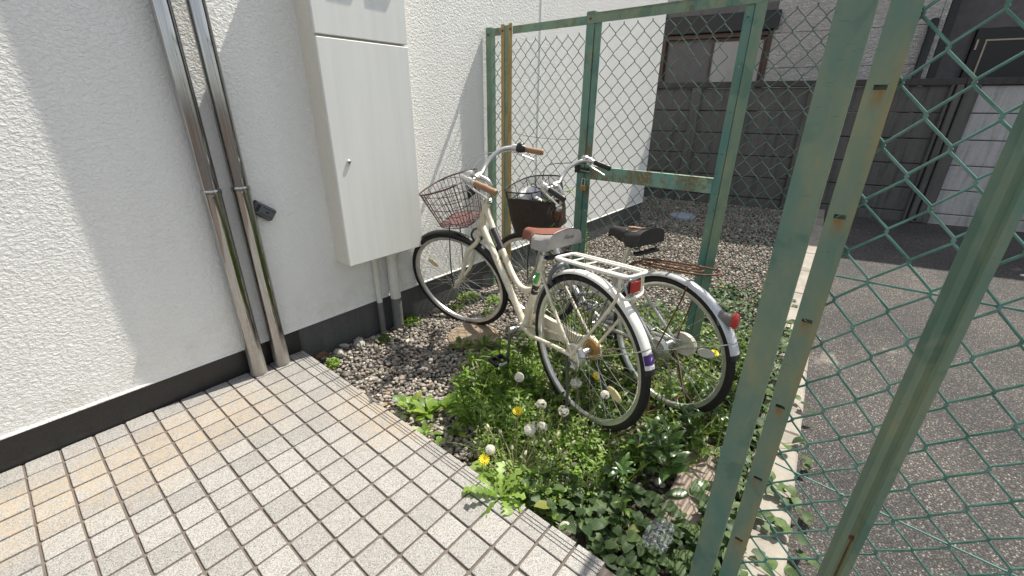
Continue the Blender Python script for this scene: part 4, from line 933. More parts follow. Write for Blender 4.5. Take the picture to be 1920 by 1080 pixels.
# basket
def wire_basket(b, Cb, hx, hy, bx, by, h, rimz, mat, rw=.0018, nv=34, rows=(.12, .3, .48, .66, .84), shift=.02, rr=.0042):
    top = oval_ring(Cb, hx, hy, rimz, nv, 2.8, .92); bot = oval_ring(V3(Cb) + V3((-shift, 0, -h)), bx, by, 0.0, nv, 3.0, .95)
    q = MB(); q.tube(top, rr, 8, closed=True); bk = b.part('basket', q, mat, None, True, True)
    q = MB()
    for i in range(nv): q.tube([top[i], bot[i]], rw, 5)
    for k in rows:
        zc = Cb[2] - h * (1 - k); lp = []
        for i in range(nv):
            t = max(0.0, min(1.0, (zc - bot[i][2]) / (top[i][2] - bot[i][2]))); lp.append(bot[i] + (top[i] - bot[i]) * t)
        q.tube(lp, rw, 5, closed=True)
    q.tube(bot, rw * 1.3, 5, closed=True)
    for i in range(1, nv // 2): q.tube([bot[i], bot[nv - i]], rw, 5)
    for t in np.linspace(-.8, .8, 7): q.tube([V3(Cb) + V3((-shift - bx, by * t, -h + .001)), V3(Cb) + V3((-shift + bx, by * t, -h + .001))], rw, 5)
    b.part('basket_wires', q, mat, bk, True, True); return bk, top, bot
CB1 = BC + V3((.195, 0, -.015))
bk, top, bot = wire_basket(b, CB1, .150, .165, .108, .118, .232, lambda x, y: .018 - .055 * (x / .15 + 1) / 2, 'basket')
for yy in (-.075, .075):
    q = MB(); q.tube(smooth_path([CB1 + V3((.03, yy * .7, -.232)), (1.11, yy * .9, .55), (1.155, yy * .85, R)], 4), .0035, 6); b.part('basket_stay', q, 'plastic', bk, True, True)
q = MB(); q.box(CB1 + V3((-.02, 0, -.226)), (.16, .18, .003), None, .001); b.part('basket_liner', q, m_plain('faded_maroon_liner', (.16, .085, .08), .8, var=.4, scale=60), bk, False, True)
q = MB(); q.tube([BC + V3((.02, .03, -.01)), BC + V3((.052, .032, -.03)), CB1 + V3((-.148, .03, -.06))], .004, 6); q.tube([BC + V3((.02, -.03, -.01)), BC + V3((.052, -.032, -.03)), CB1 + V3((-.148, -.03, -.06))], .004, 6); q.box(CB1 + V3((-.147, 0, -.06)), (.006, .10, .05), None, .002); b.part('basket_bracket', q, 'plastic', bk, True, True)
# wheels and mudguards
b.wheel('front_wheel', HF, .322, True, refl_ang=.75); b.wheel('rear_wheel', HR, .322, False, drum=True, refl_ang=math.pi + .42, offs=.05, rfac=.70)
b.fender('front_fender', HF, .352, rad(62), rad(172), 'plastic', True, flap=False)
b.fender('rear_fender', HR, .354, rad(8), rad(166), 'white_paint')
FE = rad(150); er = .370
for sy in (-1, 1):
    q = MB(); q.tube([(0, sy * .068, R - .012), (-.31, sy * .04, .505), (-.335, sy * .022, .518), (-.338, 0, .522)], .0028, 6); b.part('fender_stay', q, 'chrome')
q = MB(); fs = []
for a in np.linspace(rad(156.5), rad(162.5), 5): fs.append([(math.cos(a) * (.3548 + math.sin(k) * .0142), math.cos(k) * .0244, R + math.sin(a) * (.3548 + math.sin(k) * .0142)) for k in np.linspace(.1, math.pi - .1, 9)])
q.grid(fs); b.part('fender_sticker', q, 'purple')
def on_fender(v, ang):
    out = []
    for x, y, z in v:      # text x runs to the right seen from behind (-y), text y up along the arc
        a = ang - y / .369; k = math.pi / 2 + x / .0244
        out.append((math.cos(a) * (.3552 + math.sin(k) * .0142), math.cos(k) * .0246, R + math.sin(a) * (.3552 + math.sin(k) * .0142)))
    return np.array(out)
tv, tf = text_mesh('F', .017, .35); q = MB(); q.add(on_fender(tv, rad(159.5)), tf); b.part('sticker_lettering', q, 'ink_white', None, False)
q = MB()
for k_ in range(5): q.add(on_fender(np.array([(-.004 + k_ * .003, -.002 + (k_ % 2) * .001, 0), (-.002 + k_ * .003, -.002, 0), (-.002 + k_ * .003, .002, 0), (-.004 + k_ * .003, .0015, 0)]), rad(164.2)), [(0, 1, 2, 3)])
b.part('print_mark', q, 'ink', None, False)
# carrier rack
q = MB(); hy = .058; zf, zr = .752, .776
def rz(x): return zf + (zr - zf) * (.15 - x) / .40
outer = [(.10, hy, 0), (-.20, hy, 0), (-.245, hy * .82, 0), (-.25, 0, 0), (-.245, -hy * .82, 0), (-.20, -hy, 0), (.10, -hy, 0), (.145, -hy * .8, 0), (.15, 0, 0), (.145, hy * .8, 0)]
q.tube(smooth_path([(x, y, rz(x)) for x, y, _ in outer], 4, True), .0066, 10, closed=True)
for y in (.040, -.040): q.tube([(.138, y, rz(.138)), (-.19, y, rz(-.19)), (-.238, y * .9, rz(-.238))], .0052, 8)
for x in (.07, -.01, -.13): q.tube([(x, hy, rz(x) - .004), (x, -hy, rz(x) - .004)], .0036, 8)
q.tube(smooth_path([(.14, hy * .7, rz(.14)), (.19, .03, .735), (.235, .018, .715), (.285, .012, .700)], 4), .0048, 8); q.tube(smooth_path([(.14, -hy * .7, rz(.14)), (.19, -.03, .735), (.235, -.018, .715), (.285, -.012, .700)], 4), .0048, 8)
rk = b.part('rear_rack', q, 'white_paint')
for sy in (-1, 1):
    q = MB(); q.tube(smooth_path([(.004, sy * .072, R + .004), (-.12, sy * .070, .535), (-.205, sy * .066, .665), (-.222, sy * .062, .72), (-.222, sy * .058, rz(-.22))], 5), .0062, 10); b.part('rack_leg', q, 'cream', rk)
q = MB(); q.tube(smooth_path([(-.222, .062, .715), (-.235, .05, .690), (-.237, 0, .682), (-.235, -.05, .690), (-.222, -.062, .715)], 4), .0056, 8); b.part('rack_bridge', q, 'white_paint', rk)
q = MB(); q.box((-.243, -.002, .728), (.010, .052, .044), None, .004); rl = b.part('rear_reflector', q, 'red', rk)
q = MB(); q.box((-.234, -.002, .728), (.008, .058, .050), None, .003); b.part('reflector_base', q, 'plastic', rl, False)
# ring lock, skirt guard net, chain case, hub gear, cranks, pedals
lr = [V3((math.cos(a) * .345, 0, R + math.sin(a) * .345)) for a in (rad(52),)][0]
q = MB(); pth = []
for a in np.linspace(rad(-60), rad(240), 22): pth.append(V3((.19, .047 * math.cos(a), .655 + .050 * math.sin(a))) + V3((math.sin(a) * -.02, 0, 0)))
q.tube(pth, [.010] * 6 + [.012] * 10 + [.016] * 3 + [.014] * 3, 10); b.part('ring_lock', q, m_plain('grey_lock_plastic', (.13, .145, .16), .35), None)
q = MB()
for sy in (1, -1):
    for k in range(9):
        a = rad(44 + k * 9); q.tube([(math.cos(a) * .345, sy * .034, R + math.sin(a) * .345), (.02 + .02 * math.cos(a), sy * .055, R + .03)], .0014, 4)
    for k in range(9):
        a0, a1 = rad(44 + k * 9), rad(44 + (k - 2.6) * 9 if k > 4 else 44 + (k + 2.6) * 9); q.tube([(math.cos(a0) * .345, sy * .034, R + math.sin(a0) * .345), (math.cos(a1) * .20, sy * .046, R + math.sin(a1) * .20)], .0014, 4)
    q.tube([(math.cos(a) * .245, sy * .042, R + math.sin(a) * .245) for a in np.linspace(rad(35), rad(125), 12)], .0014, 4)
b.part('skirt_guard_net', q, 'plastic')
q = MB(); pr = [(.49, .385), (.40, .372), (.10, .372), (.02, .40), (-.03, .37), (-.035, .33), (.02, .30), (.10, .325), (.38, .245), (.47, .22), (.53, .25), (.545, .30), (.53, .355)]
q.extrude([(x, z) for x, z in pr], ((0, -.050, 0), (0, -.072, 0), (1, 0, 0), (0, 0, 1))); b.part('chain_case', q, 'cream', None, False)
q = MB(); q.lathe([(.015, .040), (.056, .042), (.060, .050), (.052, .062), (.020, .066), (0, .066)], HR, (0, 1, 0), 26); db = b.part('drum_brake', q, 'alu'); q = MB(); q.lathe([(.048, -.036), (.052, -.044), (.042, -.056), (0, -.058)], HR, (0, 1, 0), 24); b.part('gear_cover', q, 'ochre')
q = MB(); q.tube(smooth_path([HR + V3((.02, .062, -.035)), HR + V3((-.025, .068, -.055)), HR + V3((-.04, .066, -.02)), HR + V3((-.02, .066, .03))], 5), [.006] * 16, 8); b.part('brake_arm', q, 'chrome', db)
q = MB(); q.lathe([(.009, -.085), (.009, .085)], BB, (0, 1, 0), 14); q.lathe([(.016, .062), (.016, .098), (.011, .100)], BB, (0, 1, 0), 14); ck = b.part('crank_axle', q, 'alu'); q = MB(); q.tube([BB + V3((0, .088, 0)), BB + V3((.012, .096, -.09)), BB + V3((.018, .10, -.165))], [.011, .0075, .009], 10); q.tube([BB + V3((0, -.088, 0)), BB + V3((-.018, -.10, .165))], [.012, .010], 10); b.part('crank_arm', q, m_plain('grimy_crank', (.20, .19, .175), .45, .6), ck)
def pedal(b, c, parent, mat='plastic', refl=True):
    q = MB(); c = V3(c)
    for sx in (-1, 1): q.box(c + V3((sx * .032, 0, 0)), (.012, .088, .026), None, .004)
    for sy in (-1, 0, 1): q.box(c + V3((0, sy * .038, 0)), (.07, .010, .022), None, .003)
    pd = b.part('pedal', q, mat, parent, False)
    if refl:
        for sx in (-1, 1): q = MB(); q.box(c + V3((sx * .039, 0, 0)), (.004, .05, .014), None, .001); b.part('pedal_reflector', q, 'clear', pd, False)
pedal(b, BB + V3((.018, .155, -.168)), ck); pedal(b, BB + V3((-.018, -.155, .168)), ck)
q = MB(); q.tube(smooth_path([(.03, .075, R - .01), (-.01, .10, .20), (-.045, .135, .035), (-.085, .15, .012)], 5), .007, 8); q.tube(smooth_path([(.03, -.075, R - .01), (-.01, -.10, .20), (-.045, -.135, .035), (-.085, -.15, .012)], 5), .007, 8); q.rod((-.045, .135, .03), (-.045, -.135, .03), .006, 8); b.part('kickstand', q, m_plain('grimy_steel', (.10, .095, .09), .5, .6))
# saddle
q = MB(); q.rod(LUG, LUG + sd * .085, .0125, 12); q.lathe([(.019, -.004), (.019, .03)], LUG, sd, 14); SP = LUG + sd * .085; b.part('seat_post', q, 'alu')
Ps, cs = saddle(b, .425, .165, .842, .118, None, drop=.054, twist=rad(7), mid_t=.44)
q = MB(); q.grid(Ps[:, 3:10]); q.grid(Ps[:9, 0:4]); q.grid(Ps[:9, 9:13]); st = b.part('saddle', q, 'vinyl_red')
q = MB(); q.grid(Ps[8:, 0:4]); q.grid(Ps[8:, 9:13]); 
rear = Ps[-1]; lowr = rear + V3((.012, 0, 0)); lowr[:, 2] = np.minimum(rear[:, 2], rear[0, 2] + .0); rr_ = [rear, (rear + lowr) / 2 + V3((-.006, 0, 0)), lowr]; q.grid(np.array(rr_)); b.part('saddle_skirt', q, 'vinyl_grey', st)
q = MB(); q.tube([*Ps[8, 0:3]] + [*Ps[8:, 3]] + [*Ps[-1, 4:9]] + [*Ps[8:, 9][::-1]] + [*Ps[8, 10:13]], .0024, 6); b.part('piping', q, 'plastic', st)
nose_ = Ps[0]; q = MB(); q.add(list(nose_), [tuple(range(13))]); b.part('saddle_nose', q, 'vinyl_red', st, False)
q = MB()
for sy in (-1, 1):
    q.tube(smooth_path([(.40, sy * .012, .785), (.33, sy * .02, .770), (.26, sy * .03, .768), (.20, sy * .05, .778), (.185, sy * .06, .790)], 4), .0038, 8)
    q.tube([V3((.195, sy * .055, .745)) + V3((.012 * math.cos(a), .012 * math.sin(a), .0045 * a / 1.6)) for a in np.linspace(0, 6 * math.pi, 50)], .0022, 5)
q.box((.27, 0, .763), (.05, .07, .02), None, .004); q.box((.185, 0, .742), (.03, .15, .012), None, .003); b.part('saddle_rails', q, 'plastic', st)
q = MB(); q.box((.262, 0, .772), (.05, .05, .03), None, .004); b.part('seat_clamp', q, 'alu', st)
# lettering on the rear of the saddle (seen from behind)
rp = np.array(rr_)
def on_skirt(v, cy, cz):
    out = []
    for x, y, z in v:
        yy = cy - x; zz = cz + y; k = np.interp(yy, rear[::-1][:, 1] if rear[0, 1] > rear[-1, 1] else rear[:, 1], np.arange(13)[::-1] if rear[0, 1] > rear[-1, 1] else np.arange(13))
        i0 = int(min(11, k)); fr_ = k - i0; xr = (rear[i0] * (1 - fr_) + rear[i0 + 1] * fr_)[0]; out.append((xr - .0058, yy, zz))
    return np.array(out)
zmid = (rear[6][2] + rear[0][2]) / 2
tv, tf = text_mesh('Fiona', .026, .45); q = MB(); q.add(on_skirt(tv, -.030, zmid + .004), tf); b.part('saddle_lettering', q, 'ink', st, False)
q = MB()
for k_ in range(9): q.add(on_skirt(np.array([(-.02 + k_ * .0045, -.0006, 0), (-.0175 + k_ * .0045, -.0006, 0), (-.0175 + k_ * .0045, .0006, 0), (-.02 + k_ * .0045, .0006, 0)]), -.036, zmid - .012), [(0, 1, 2, 3)])
b.part('print_mark', q, 'lens_back', st, False)
b1 = b

# ------------------------------------------------------------------ the silver bicycle
b = Bike('bicycle', 'silver city bicycle with black torn saddle, rusty rack and dark covered basket, nearest the gate', (1.783, .538, .254), 71.9, 2.3, 0, .33, (.831, .834), (.918, .667), 24, 'parked bicycles')
R = .33; HR = V3((0, 0, R)); HF = V3((1.085, 0, R)); BB = V3((.43, 0, .285)); LUG = V3((.315, 0, .615))
q = MB()
q.rod(b.B - b.ax * .012, b.T + b.ax * .004, .0195, 16)
q.tube(smooth_path([b.B + b.ax * .03, (.80, 0, .53), (.66, 0, .40), (.54, 0, .325), BB], 6), .0195, 14)
q.rod(BB, LUG + unit(LUG - BB) * .02, .0168, 14); q.lathe([(.021, -.036), (.021, .036)], BB, (0, 1, 0), 18)
q.tube(smooth_path([(.62, 0, .375), (.53, 0, .41), (.45, 0, .43), (.385, 0, .425)], 5), .012, 10)
for sy in (-1, 1):
    q.tube(smooth_path([BB + V3((-.02, sy * .022, -.004)), (.30, sy * .048, .30), (.15, sy * .060, .318), (-.004, sy * .064, R)], 5), .0098, 10)
    q.tube(smooth_path([LUG + V3((-.012, sy * .016, -.04)), (.22, sy * .046, .53), (.10, sy * .060, .42), (.0, sy * .064, R)], 5), .0078, 10)
    q.box((-.004, sy * .066, R), (.045, .006, .034), None, .002)
fr = b.part('frame', q, 'silver_paint')
q = MB(); CRN = b.B - b.ax * .04; q.lathe([(.020, -.012), (.026, 0), (.020, .02)], CRN, b.ax, 14)
for sy in (-1, 1):
    q.tube(smooth_path([CRN + V3((0, sy * .024, 0)), CRN + V3((.006, sy * .046, -.03)), (.975, sy * .052, .53), (1.01, sy * .053, .44), (1.085, sy * .053, R)], 6), .0118, 12); q.box((1.085, sy * .055, R), (.03, .005, .03), None, .002)
b.part('fork', q, 'silver_paint', None, True, True)
BC = V3((.835, 0, .975)); q = MB(); q.lathe([(.021, 0), (.021, .018), (.014, .022)], b.T + b.ax * .002, b.ax, 16)
q.tube(smooth_path([b.T + b.ax * .02, b.T + b.ax * .085, b.T + b.ax * .122 + V3((.022, 0, .002)), BC + V3((-.02, 0, .0))], 6), .0112, 12); q.lathe([(.019, -.024), (.019, .024)], BC, (0, 1, 0), 14)
b.part('stem', q, 'alu', None, True, True)
barpts = [(0, 0, 0), (0, .05, 0), (.0, .10, .025), (-.02, .15, .060), (-.06, .205, .078), (-.095, .24, .073), (-.125, .25, .062), (-.215, .266, .020)]
hb, Lb, Rb = b.bar(BC, barpts, 'alu', 'plastic'); cl = b.lever(Lb, hb); cr2 = b.lever(Rb, hb)
q = MB(); bc = Rb[-3] + V3((.02, 0, .01)); q.lathe([(.006, -.01), (.012, -.006)], bc, (-.3, 0, .95), 10); bl_ = b.part('bell', q, 'plastic', hb, True, True)
q = MB(); q.lathe([(.021, -.006), (.0235, .004), (.021, .014), (.012, .020), (.004, .022), (0, .021)], bc, (-.3, 0, .95), 18); b.part('bell_dome', q, 'chrome', bl_, True, True)
b.cable([cr2, BC + V3((.06, -.15, .08)), BC + V3((.10, -.08, .07)), BC + V3((.10, -.02, -.03)), b.B + V3((.05, 0, .04)), b.B + V3((.04, .0, -.03))], .0024, 'plastic')
b.cable([cl, BC + V3((.06, .14, .04)), BC + V3((.08, .07, .02)), BC + V3((.06, .02, -.10)), b.B + V3((.03, .02, .0))], .0024, 'plastic')
q = MB(); q.lathe([(.027, -.03), (.027, .03)], b.T - b.ax * .035, b.ax, 12); q.box(b.T - b.ax * .05 + V3((-.01, -.03, .0)), (.04, .03, .05), None, .006); b.part('lamp_bracket', q, 'rust', None, True, True)
# basket with fabric cover
CB2 = BC + V3((.150, -.01, .0)); hx, hy, bx, by, h = .135, .172, .126, .160, .265; nv = 36
top = oval_ring(CB2, hx, hy, 0.0, nv, 3.4, .95); bot = oval_ring(CB2 + V3((-.012, 0, -h)), bx, by, 0.0, nv, 3.6, .97)
q = MB(); q.tube(top, .0042, 8, closed=True); bk = b.part('basket', q, 'basket_black', None, True, True)
def lvl(t): return [bot[i] + (top[i] - bot[i]) * t for i in range(nv)]
def covz(i):     # upper edge of the cloth: high at the left side, low at the back, open in front
    a = 2 * math.pi * i / nv; return .64 + .22 * math.sin(a)
q = MB(); C0 = [bot[i] + (top[i] - bot[i]) * .0 for i in range(nv)]; C1 = [bot[i] + (top[i] - bot[i]) * covz(i) for i in range(nv)]
rows_ = [[p0 + (p1 - p0) * t + unit((p0 - CB2) * V3((1, 1, 0))) * (.003 + .004 * math.sin(7 * t + i)) for i, (p0, p1) in enumerate(zip(C0, C1))] for t in np.linspace(0, 1, 6)]
q.grid(np.array(rows_), False, True); q.add(rows_[0], [tuple(range(nv))]); b.part('basket_cover', q, 'cover', bk, True, True)
q = MB(); q.tube([p + V3((0, 0, .001)) for p in rows_[-1]], .0028, 6, closed=True); b.part('cover_hem', q, 'basket_black', bk, True, True)
q = MB(); fine = 150; topf = oval_ring(CB2, hx, hy, 0.0, fine, 3.4, .95); botf = oval_ring(CB2 + V3((-.012, 0, -h)), bx, by, 0.0, fine, 3.6, .97)
for i in range(fine): q.tube([botf[i] + (topf[i] - botf[i]) * .55, topf[i]], .00055, 4, caps=False)
for t in np.linspace(.58, .99, 20): q.tube([botf[i] + (topf[i] - botf[i]) * t for i in range(0, fine, 3)], .00055, 4, closed=True)
b.part('basket_mesh', q, 'basket_black', bk, True, True)
q = MB()
for i in range(0, nv, 3): q.tube([top[i], bot[i]], .002, 5)
q.tube(lvl(.72), .002, 5, closed=True); b.part('basket_wires', q, 'basket_black', bk, True, True)
for yy in (-.07, .07):
    q = MB(); q.tube([CB2 + V3((.02, yy * .7, -h)), (1.06, yy * .8, .50), (1.085, yy * .82, R)], .0035, 6); b.part('basket_stay', q, 'plastic', bk, True, True)
b.wheel('front_wheel', HF, .302, True, reflector=None); b.wheel('rear_wheel', HR, .302, False, drum=True, reflector='clear', refl_ang=math.pi * .91, offs=.04, rfac=.72)
b.fender('front_fender', HF, .332, rad(80), rad(165), 'plastic', True, flap=False); fd2 = b.fender('rear_fender', HR, .333, rad(10), rad(163), 'silver_fender', wdt=.027)
for sy in (-1, 1):
    q = MB(); q.tube([(0, sy * .068, R - .012), (-.30, sy * .04, .478), (-.318, sy * .022, .485), (-.322, 0, .488)], .0028, 6); b.part('fender_stay', q, 'chrome')
    q = MB(); q.tube([(0, sy * .068, R), (-.08, sy * .045, .60), (-.086, sy * .03, .655)], .0034, 6); b.part('rack_stay', q, 'rust')
# tail reflector on the mudguard
ar = rad(138); c = V3((math.cos(ar) * .345, 0, R + math.sin(ar) * .345)); nr = V3((math.cos(ar), 0, math.sin(ar)))
dr_ = unit(V3((-1, 0, .12))); q = MB(); q.lathe([(.030, -.02), (.022, .0), (.020, .02), (.022, .034)], c, dr_, 16); q.xform(lambda v: np.stack([v[:, 0], v[:, 1] * .9, (v[:, 2] - c[2]) * 1.25 + c[2]], 1)); rb_ = b.part('reflector_base', q, 'lens_back', fd2)
q = MB(); q.lathe([(.022, .034), (.0235, .036), (.0235, .044), (.018, .049), (0, .051)], c, dr_, 20); q.xform(lambda v: np.stack([v[:, 0], v[:, 1], (v[:, 2] - c[2]) * 1.45 + c[2]], 1)); b.part('rear_reflector', q, 'red', fd2)
# rusty rack
q = MB(); zf, zr = .688, .732
def rz2(x): return zf + (zr - zf) * (.22 - x) / .40
lp = [(.20, .035, 0), (.10, .058, 0), (-.06, .060, 0), (-.16, .05, 0), (-.20, 0, 0), (-.16, -.05, 0), (-.06, -.060, 0), (.10, -.058, 0), (.20, -.035, 0)]
q.tube(smooth_path([(x, y, rz2(x)) for x, y, _ in lp], 5), .0046, 8)
q.tube(smooth_path([(.18, .02, rz2(.18)), (-.08, .024, rz2(-.08)), (-.125, 0, rz2(-.125)), (-.08, -.024, rz2(-.08)), (.18, -.02, rz2(.18))], 5), .0036, 8)
for x in (.12, .03, -.07): q.box((x, 0, rz2(x) - .004), (.014, .118, .003), None, .001)
rk = b.part('rear_rack', q, 'rust')
q = MB(); q.tube([(.20, .03, rz2(.2)), (.285, .014, .63)], .0046, 8); q.tube([(.20, -.03, rz2(.2)), (.285, -.014, .63)], .0046, 8); b.part('rack_arm', q, 'rust', rk)
q = MB(); q.lathe([(.015, .040), (.050, .042), (.055, .052), (.045, .066), (0, .068)], HR, (0, 1, 0), 26); b.part('drum_brake', q, 'alu')
q = MB(); q.extrude([(.47, .352), (.36, .345), (.16, .350), (.13, .338), (.15, .318), (.36, .262), (.45, .222), (.495, .25), (.505, .29), (.495, .33)], ((0, -.050, 0), (0, -.074, 0), (1, 0, 0), (0, 0, 1))); b.part('chain_case', q, 'silver_paint', None, False)
q = MB(); q.lathe([(.062, .074), (.064, .088), (.056, .102), (.030, .110), (0, .111)], HR + V3((-.035, 0, -.004)), (0, -1, 0), 26); q.xform(lambda v: np.stack([v[:, 0], v[:, 1], (v[:, 2] - R) * .88 + R], 1)); b.part('gear_guard', q, m_plain('cream_gear_guard', (.58, .55, .47), .4))
q = MB(); q.lathe([(.009, -.085), (.009, .085)], BB, (0, 1, 0), 14); q.tube([BB + V3((0, .088, 0)), BB + V3((-.06, .10, .15))], [.012, .010], 10); q.tube([BB + V3((0, -.088, 0)), BB + V3((.06, -.10, -.15))], [.012, .010], 10); ck = b.part('crank', q, 'alu')
pedal(b, BB + V3((-.062, .155, .153)), ck, m_plain('grey_pedal_plastic', (.30, .30, .30), .4)); pedal(b, BB + V3((.062, -.155, -.153)), ck)
q = MB(); q.tube(smooth_path([(.03, .075, R - .01), (-.01, .10, .20), (-.045, .135, .035), (-.085, .15, .012)], 5), .007, 8); q.tube(smooth_path([(.03, -.075, R - .01), (-.01, -.10, .20), (-.045, -.135, .035), (-.085, -.15, .012)], 5), .007, 8); q.rod((-.045, .135, .03), (-.045, -.135, .03), .006, 8); b.part('kickstand', q, 'rust')
sd = unit(LUG - BB); q = MB(); q.rod(LUG, LUG + sd * .155, .0128, 12); q.lathe([(.019, -.004), (.019, .025)], LUG, sd, 14); b.part('seat_post', q, 'alu')
Ps, cs = saddle(b, .40, .145, .832, .098, None, drop=.048, twist=0)
q = MB(); q.grid(Ps); q.add(list(Ps[0]), [tuple(range(13))]); q.add(list(Ps[-1] + V3((-.0005, 0, 0))), [tuple(range(13))[::-1]]); st = b.part('saddle', q, 'vinyl_black')
q = MB(); q.grid(Ps[7:13, 3:8] + V3((0, 0, .0018))); wp = b.part('worn_patch', q, 'vinyl_worn', st)
c0 = Ps[9, 6]; q = MB(); q.add([c0 + V3((x, y, .0045 + .002 * math.sin(9 * x * 40))) for x, y in ((.045, .012), (.02, .026), (-.012, .020), (-.03, .004), (-.010, -.010), (.018, -.006))], [(0, 1, 2, 3, 4, 5)]); b.part('tear', q, 'foam', wp, False)
q = MB()
for sy in (-1, 1):
    q.tube(smooth_path([(.38, sy * .012, .782), (.31, sy * .02, .765), (.24, sy * .03, .762), (.18, sy * .05, .772), (.165, sy * .06, .785)], 4), .0038, 8)
    q.tube([V3((.175, sy * .055, .742)) + V3((.013 * math.cos(a), .013 * math.sin(a), .0045 * a / 1.6)) for a in np.linspace(0, 6 * math.pi, 50)], .0024, 5)
q.box((.255, 0, .757), (.05, .06, .025), None, .004); q.box((.168, 0, .738), (.03, .15, .012), None, .003); b.part('saddle_rails', q, 'plastic', st)
b2 = b
# crumpled white bag in the covered basket
def crumple(cx, cy, cz, sx, sy, sz, seed, n=26):
    rg = np.random.default_rng(seed); P = np.zeros((n, n, 3)); ph = rg.uniform(0, 6.28, (8, 2)); fq = rg.uniform(1.5, 6, (8, 2))
    for i in range(n):
        for j in range(n):
            u, v = i / (n - 1) * 2 - 1, j / (n - 1) * math.pi * 2; rr = math.sqrt(max(0, 1 - u * u)); z = u
            m_ = 1 + .10 * sum(math.sin(fq[k, 0] * u * 2 + ph[k, 0] + round(fq[k, 1]) * v + ph[k, 1]) for k in range(8)) * (.9 if rr > .2 else .3)
            P[i, j] = (cx + sx * rr * math.cos(v) * m_, cy + sy * rr * math.sin(v) * m_, cz + sz * z * m_)
    return P
pw = b.o + b.Rm @ b.steer(np.array([CB2 + V3((-.01, .01, -.085))]))[0]
t = thing('plastic_bag', 'crumpled white plastic bag inside the dark covered basket', 'bag', tuple(pw)); q = MB(); q.grid(crumple(0, 0, 0, .085, .10, .062, 4, 34), False, True); q.build('film', m_plain('white_bag_plastic', (.72, .72, .74), .3, var=.08, bump=.3), t)

# ================================================================== gravel
def ico(sub):
    t = (1 + 5 ** .5) / 2
    v = [(-1, t, 0), (1, t, 0), (-1, -t, 0), (1, -t, 0), (0, -1, t), (0, 1, t), (0, -1, -t), (0, 1, -t), (t, 0, -1), (t, 0, 1), (-t, 0, -1), (-t, 0, 1)]
    f = [(0, 11, 5), (0, 5, 1), (0, 1, 7), (0, 7, 10), (0, 10, 11), (1, 5, 9), (5, 11, 4), (11, 10, 2), (10, 7, 6), (7, 1, 8), (3, 9, 4), (3, 4, 2), (3, 2, 6), (3, 6, 8), (3, 8, 9), (4, 9, 5), (2, 4, 11), (6, 2, 10), (8, 6, 7), (9, 8, 1)]
    v = [unit(p) for p in v]
    for _ in range(sub):
        cache = {}; nf = []
        def mid_(a, b_):
            k = (min(a, b_), max(a, b_))
            if k not in cache: cache[k] = len(v); v.append(unit(v[a] + v[b_]))
            return cache[k]
        for a, b_, c in f:
            x, y, z = mid_(a, b_), mid_(b_, c), mid_(c, a); nf += [(a, x, z), (b_, y, x), (c, z, y), (x, y, z)]
        f = nf
    return np.array(v), np.array(f)
def mesh_arrays(name, verts, tris, rnd, mat, parent=None):
    me = bpy.data.meshes.new(name); me.vertices.add(len(verts)); me.vertices.foreach_set('co', verts.astype(np.float32).ravel())
    me.loops.add(len(tris) * 3); me.loops.foreach_set('vertex_index', tris.astype(np.int32).ravel())
    me.polygons.add(len(tris)); me.polygons.foreach_set('loop_start', np.arange(0, len(tris) * 3, 3, dtype=np.int32)); me.polygons.foreach_set('loop_total', np.full(len(tris), 3, np.int32))
    me.polygons.foreach_set('use_smooth', np.ones(len(tris), bool)); me.update(calc_edges=True); me.validate()
    me.materials.append(M[mat]); at = me.attributes.new('rnd', 'FLOAT', 'POINT'); at.data.foreach_set('value', rnd.astype(np.float32))
    o = bpy.data.objects.new(name, me); COL.objects.link(o)
    if parent: o.parent = parent
    return o
def rand_rot(n, flat=1.0):
    """random rotations; flat < 1 keeps the short axis near vertical"""
    a = RNG.uniform(0, 2 * math.pi, n); tx = RNG.normal(0, .9 * flat, n); ca, sa, cb, sb = np.cos(a), np.sin(a), np.cos(tx), np.sin(tx)
    Rz = np.zeros((n, 3, 3)); Rz[:, 0, 0] = ca; Rz[:, 0, 1] = -sa; Rz[:, 1, 0] = sa; Rz[:, 1, 1] = ca; Rz[:, 2, 2] = 1
    Rx = np.zeros((n, 3, 3)); Rx[:, 0, 0] = 1; Rx[:, 1, 1] = cb; Rx[:, 1, 2] = -sb; Rx[:, 2, 1] = sb; Rx[:, 2, 2] = cb
    return Rz @ Rx
def pebbles(name, pts, lo, hi, sub, label):
    tv, tf = ico(sub); n = len(pts); a = RNG.uniform(lo, hi, n) * np.where(RNG.random(n) < .06, 1.5, 1)
    S = np.stack([a, a * RNG.uniform(.6, .95, n), a * RNG.uniform(.38, .7, n)], 1)
    lump = 1 + RNG.normal(0, .07, (n, len(tv), 1)); v = (tv[None] * lump * S[:, None]) @ np.transpose(rand_rot(n, .45), (0, 2, 1)) + pts[:, None]
    tris = (tf[None] + (np.arange(n) * len(tv))[:, None, None]).reshape(-1, 3)
    return tag(mesh_arrays(name, v.reshape(-1, 3), tris, np.repeat(RNG.random(n), len(tv)), 'pebble'), label, 'gravel', kind='stuff')
def scatter(x0, x1, y0, y1, step, keep):
    out = []
    for x in np.arange(x0, x1, step):
        for y in np.arange(y0, y1, step):
            xx = x + RNG.uniform(-.5, .5) * step; yy = y + RNG.uniform(-.5, .5) * step
            if keep(xx, yy): out.append((xx, yy))
    return out
def in_poly(u, v, poly):
    c = False; n = len(poly); j = n - 1
    for i in range(n):
        xi, yi = poly[i]; xj, yj = poly[j]
        if (yi > v) != (yj > v) and u < (xj - xi) * (v - yi) / (yj - yi) + xi: c = not c
        j = i
    return c
free = lambda x, y: (x - 1.70) ** 2 + (y - 1.715) ** 2 > .172 ** 2 and y < YW - .012 and x > EDGE + .004
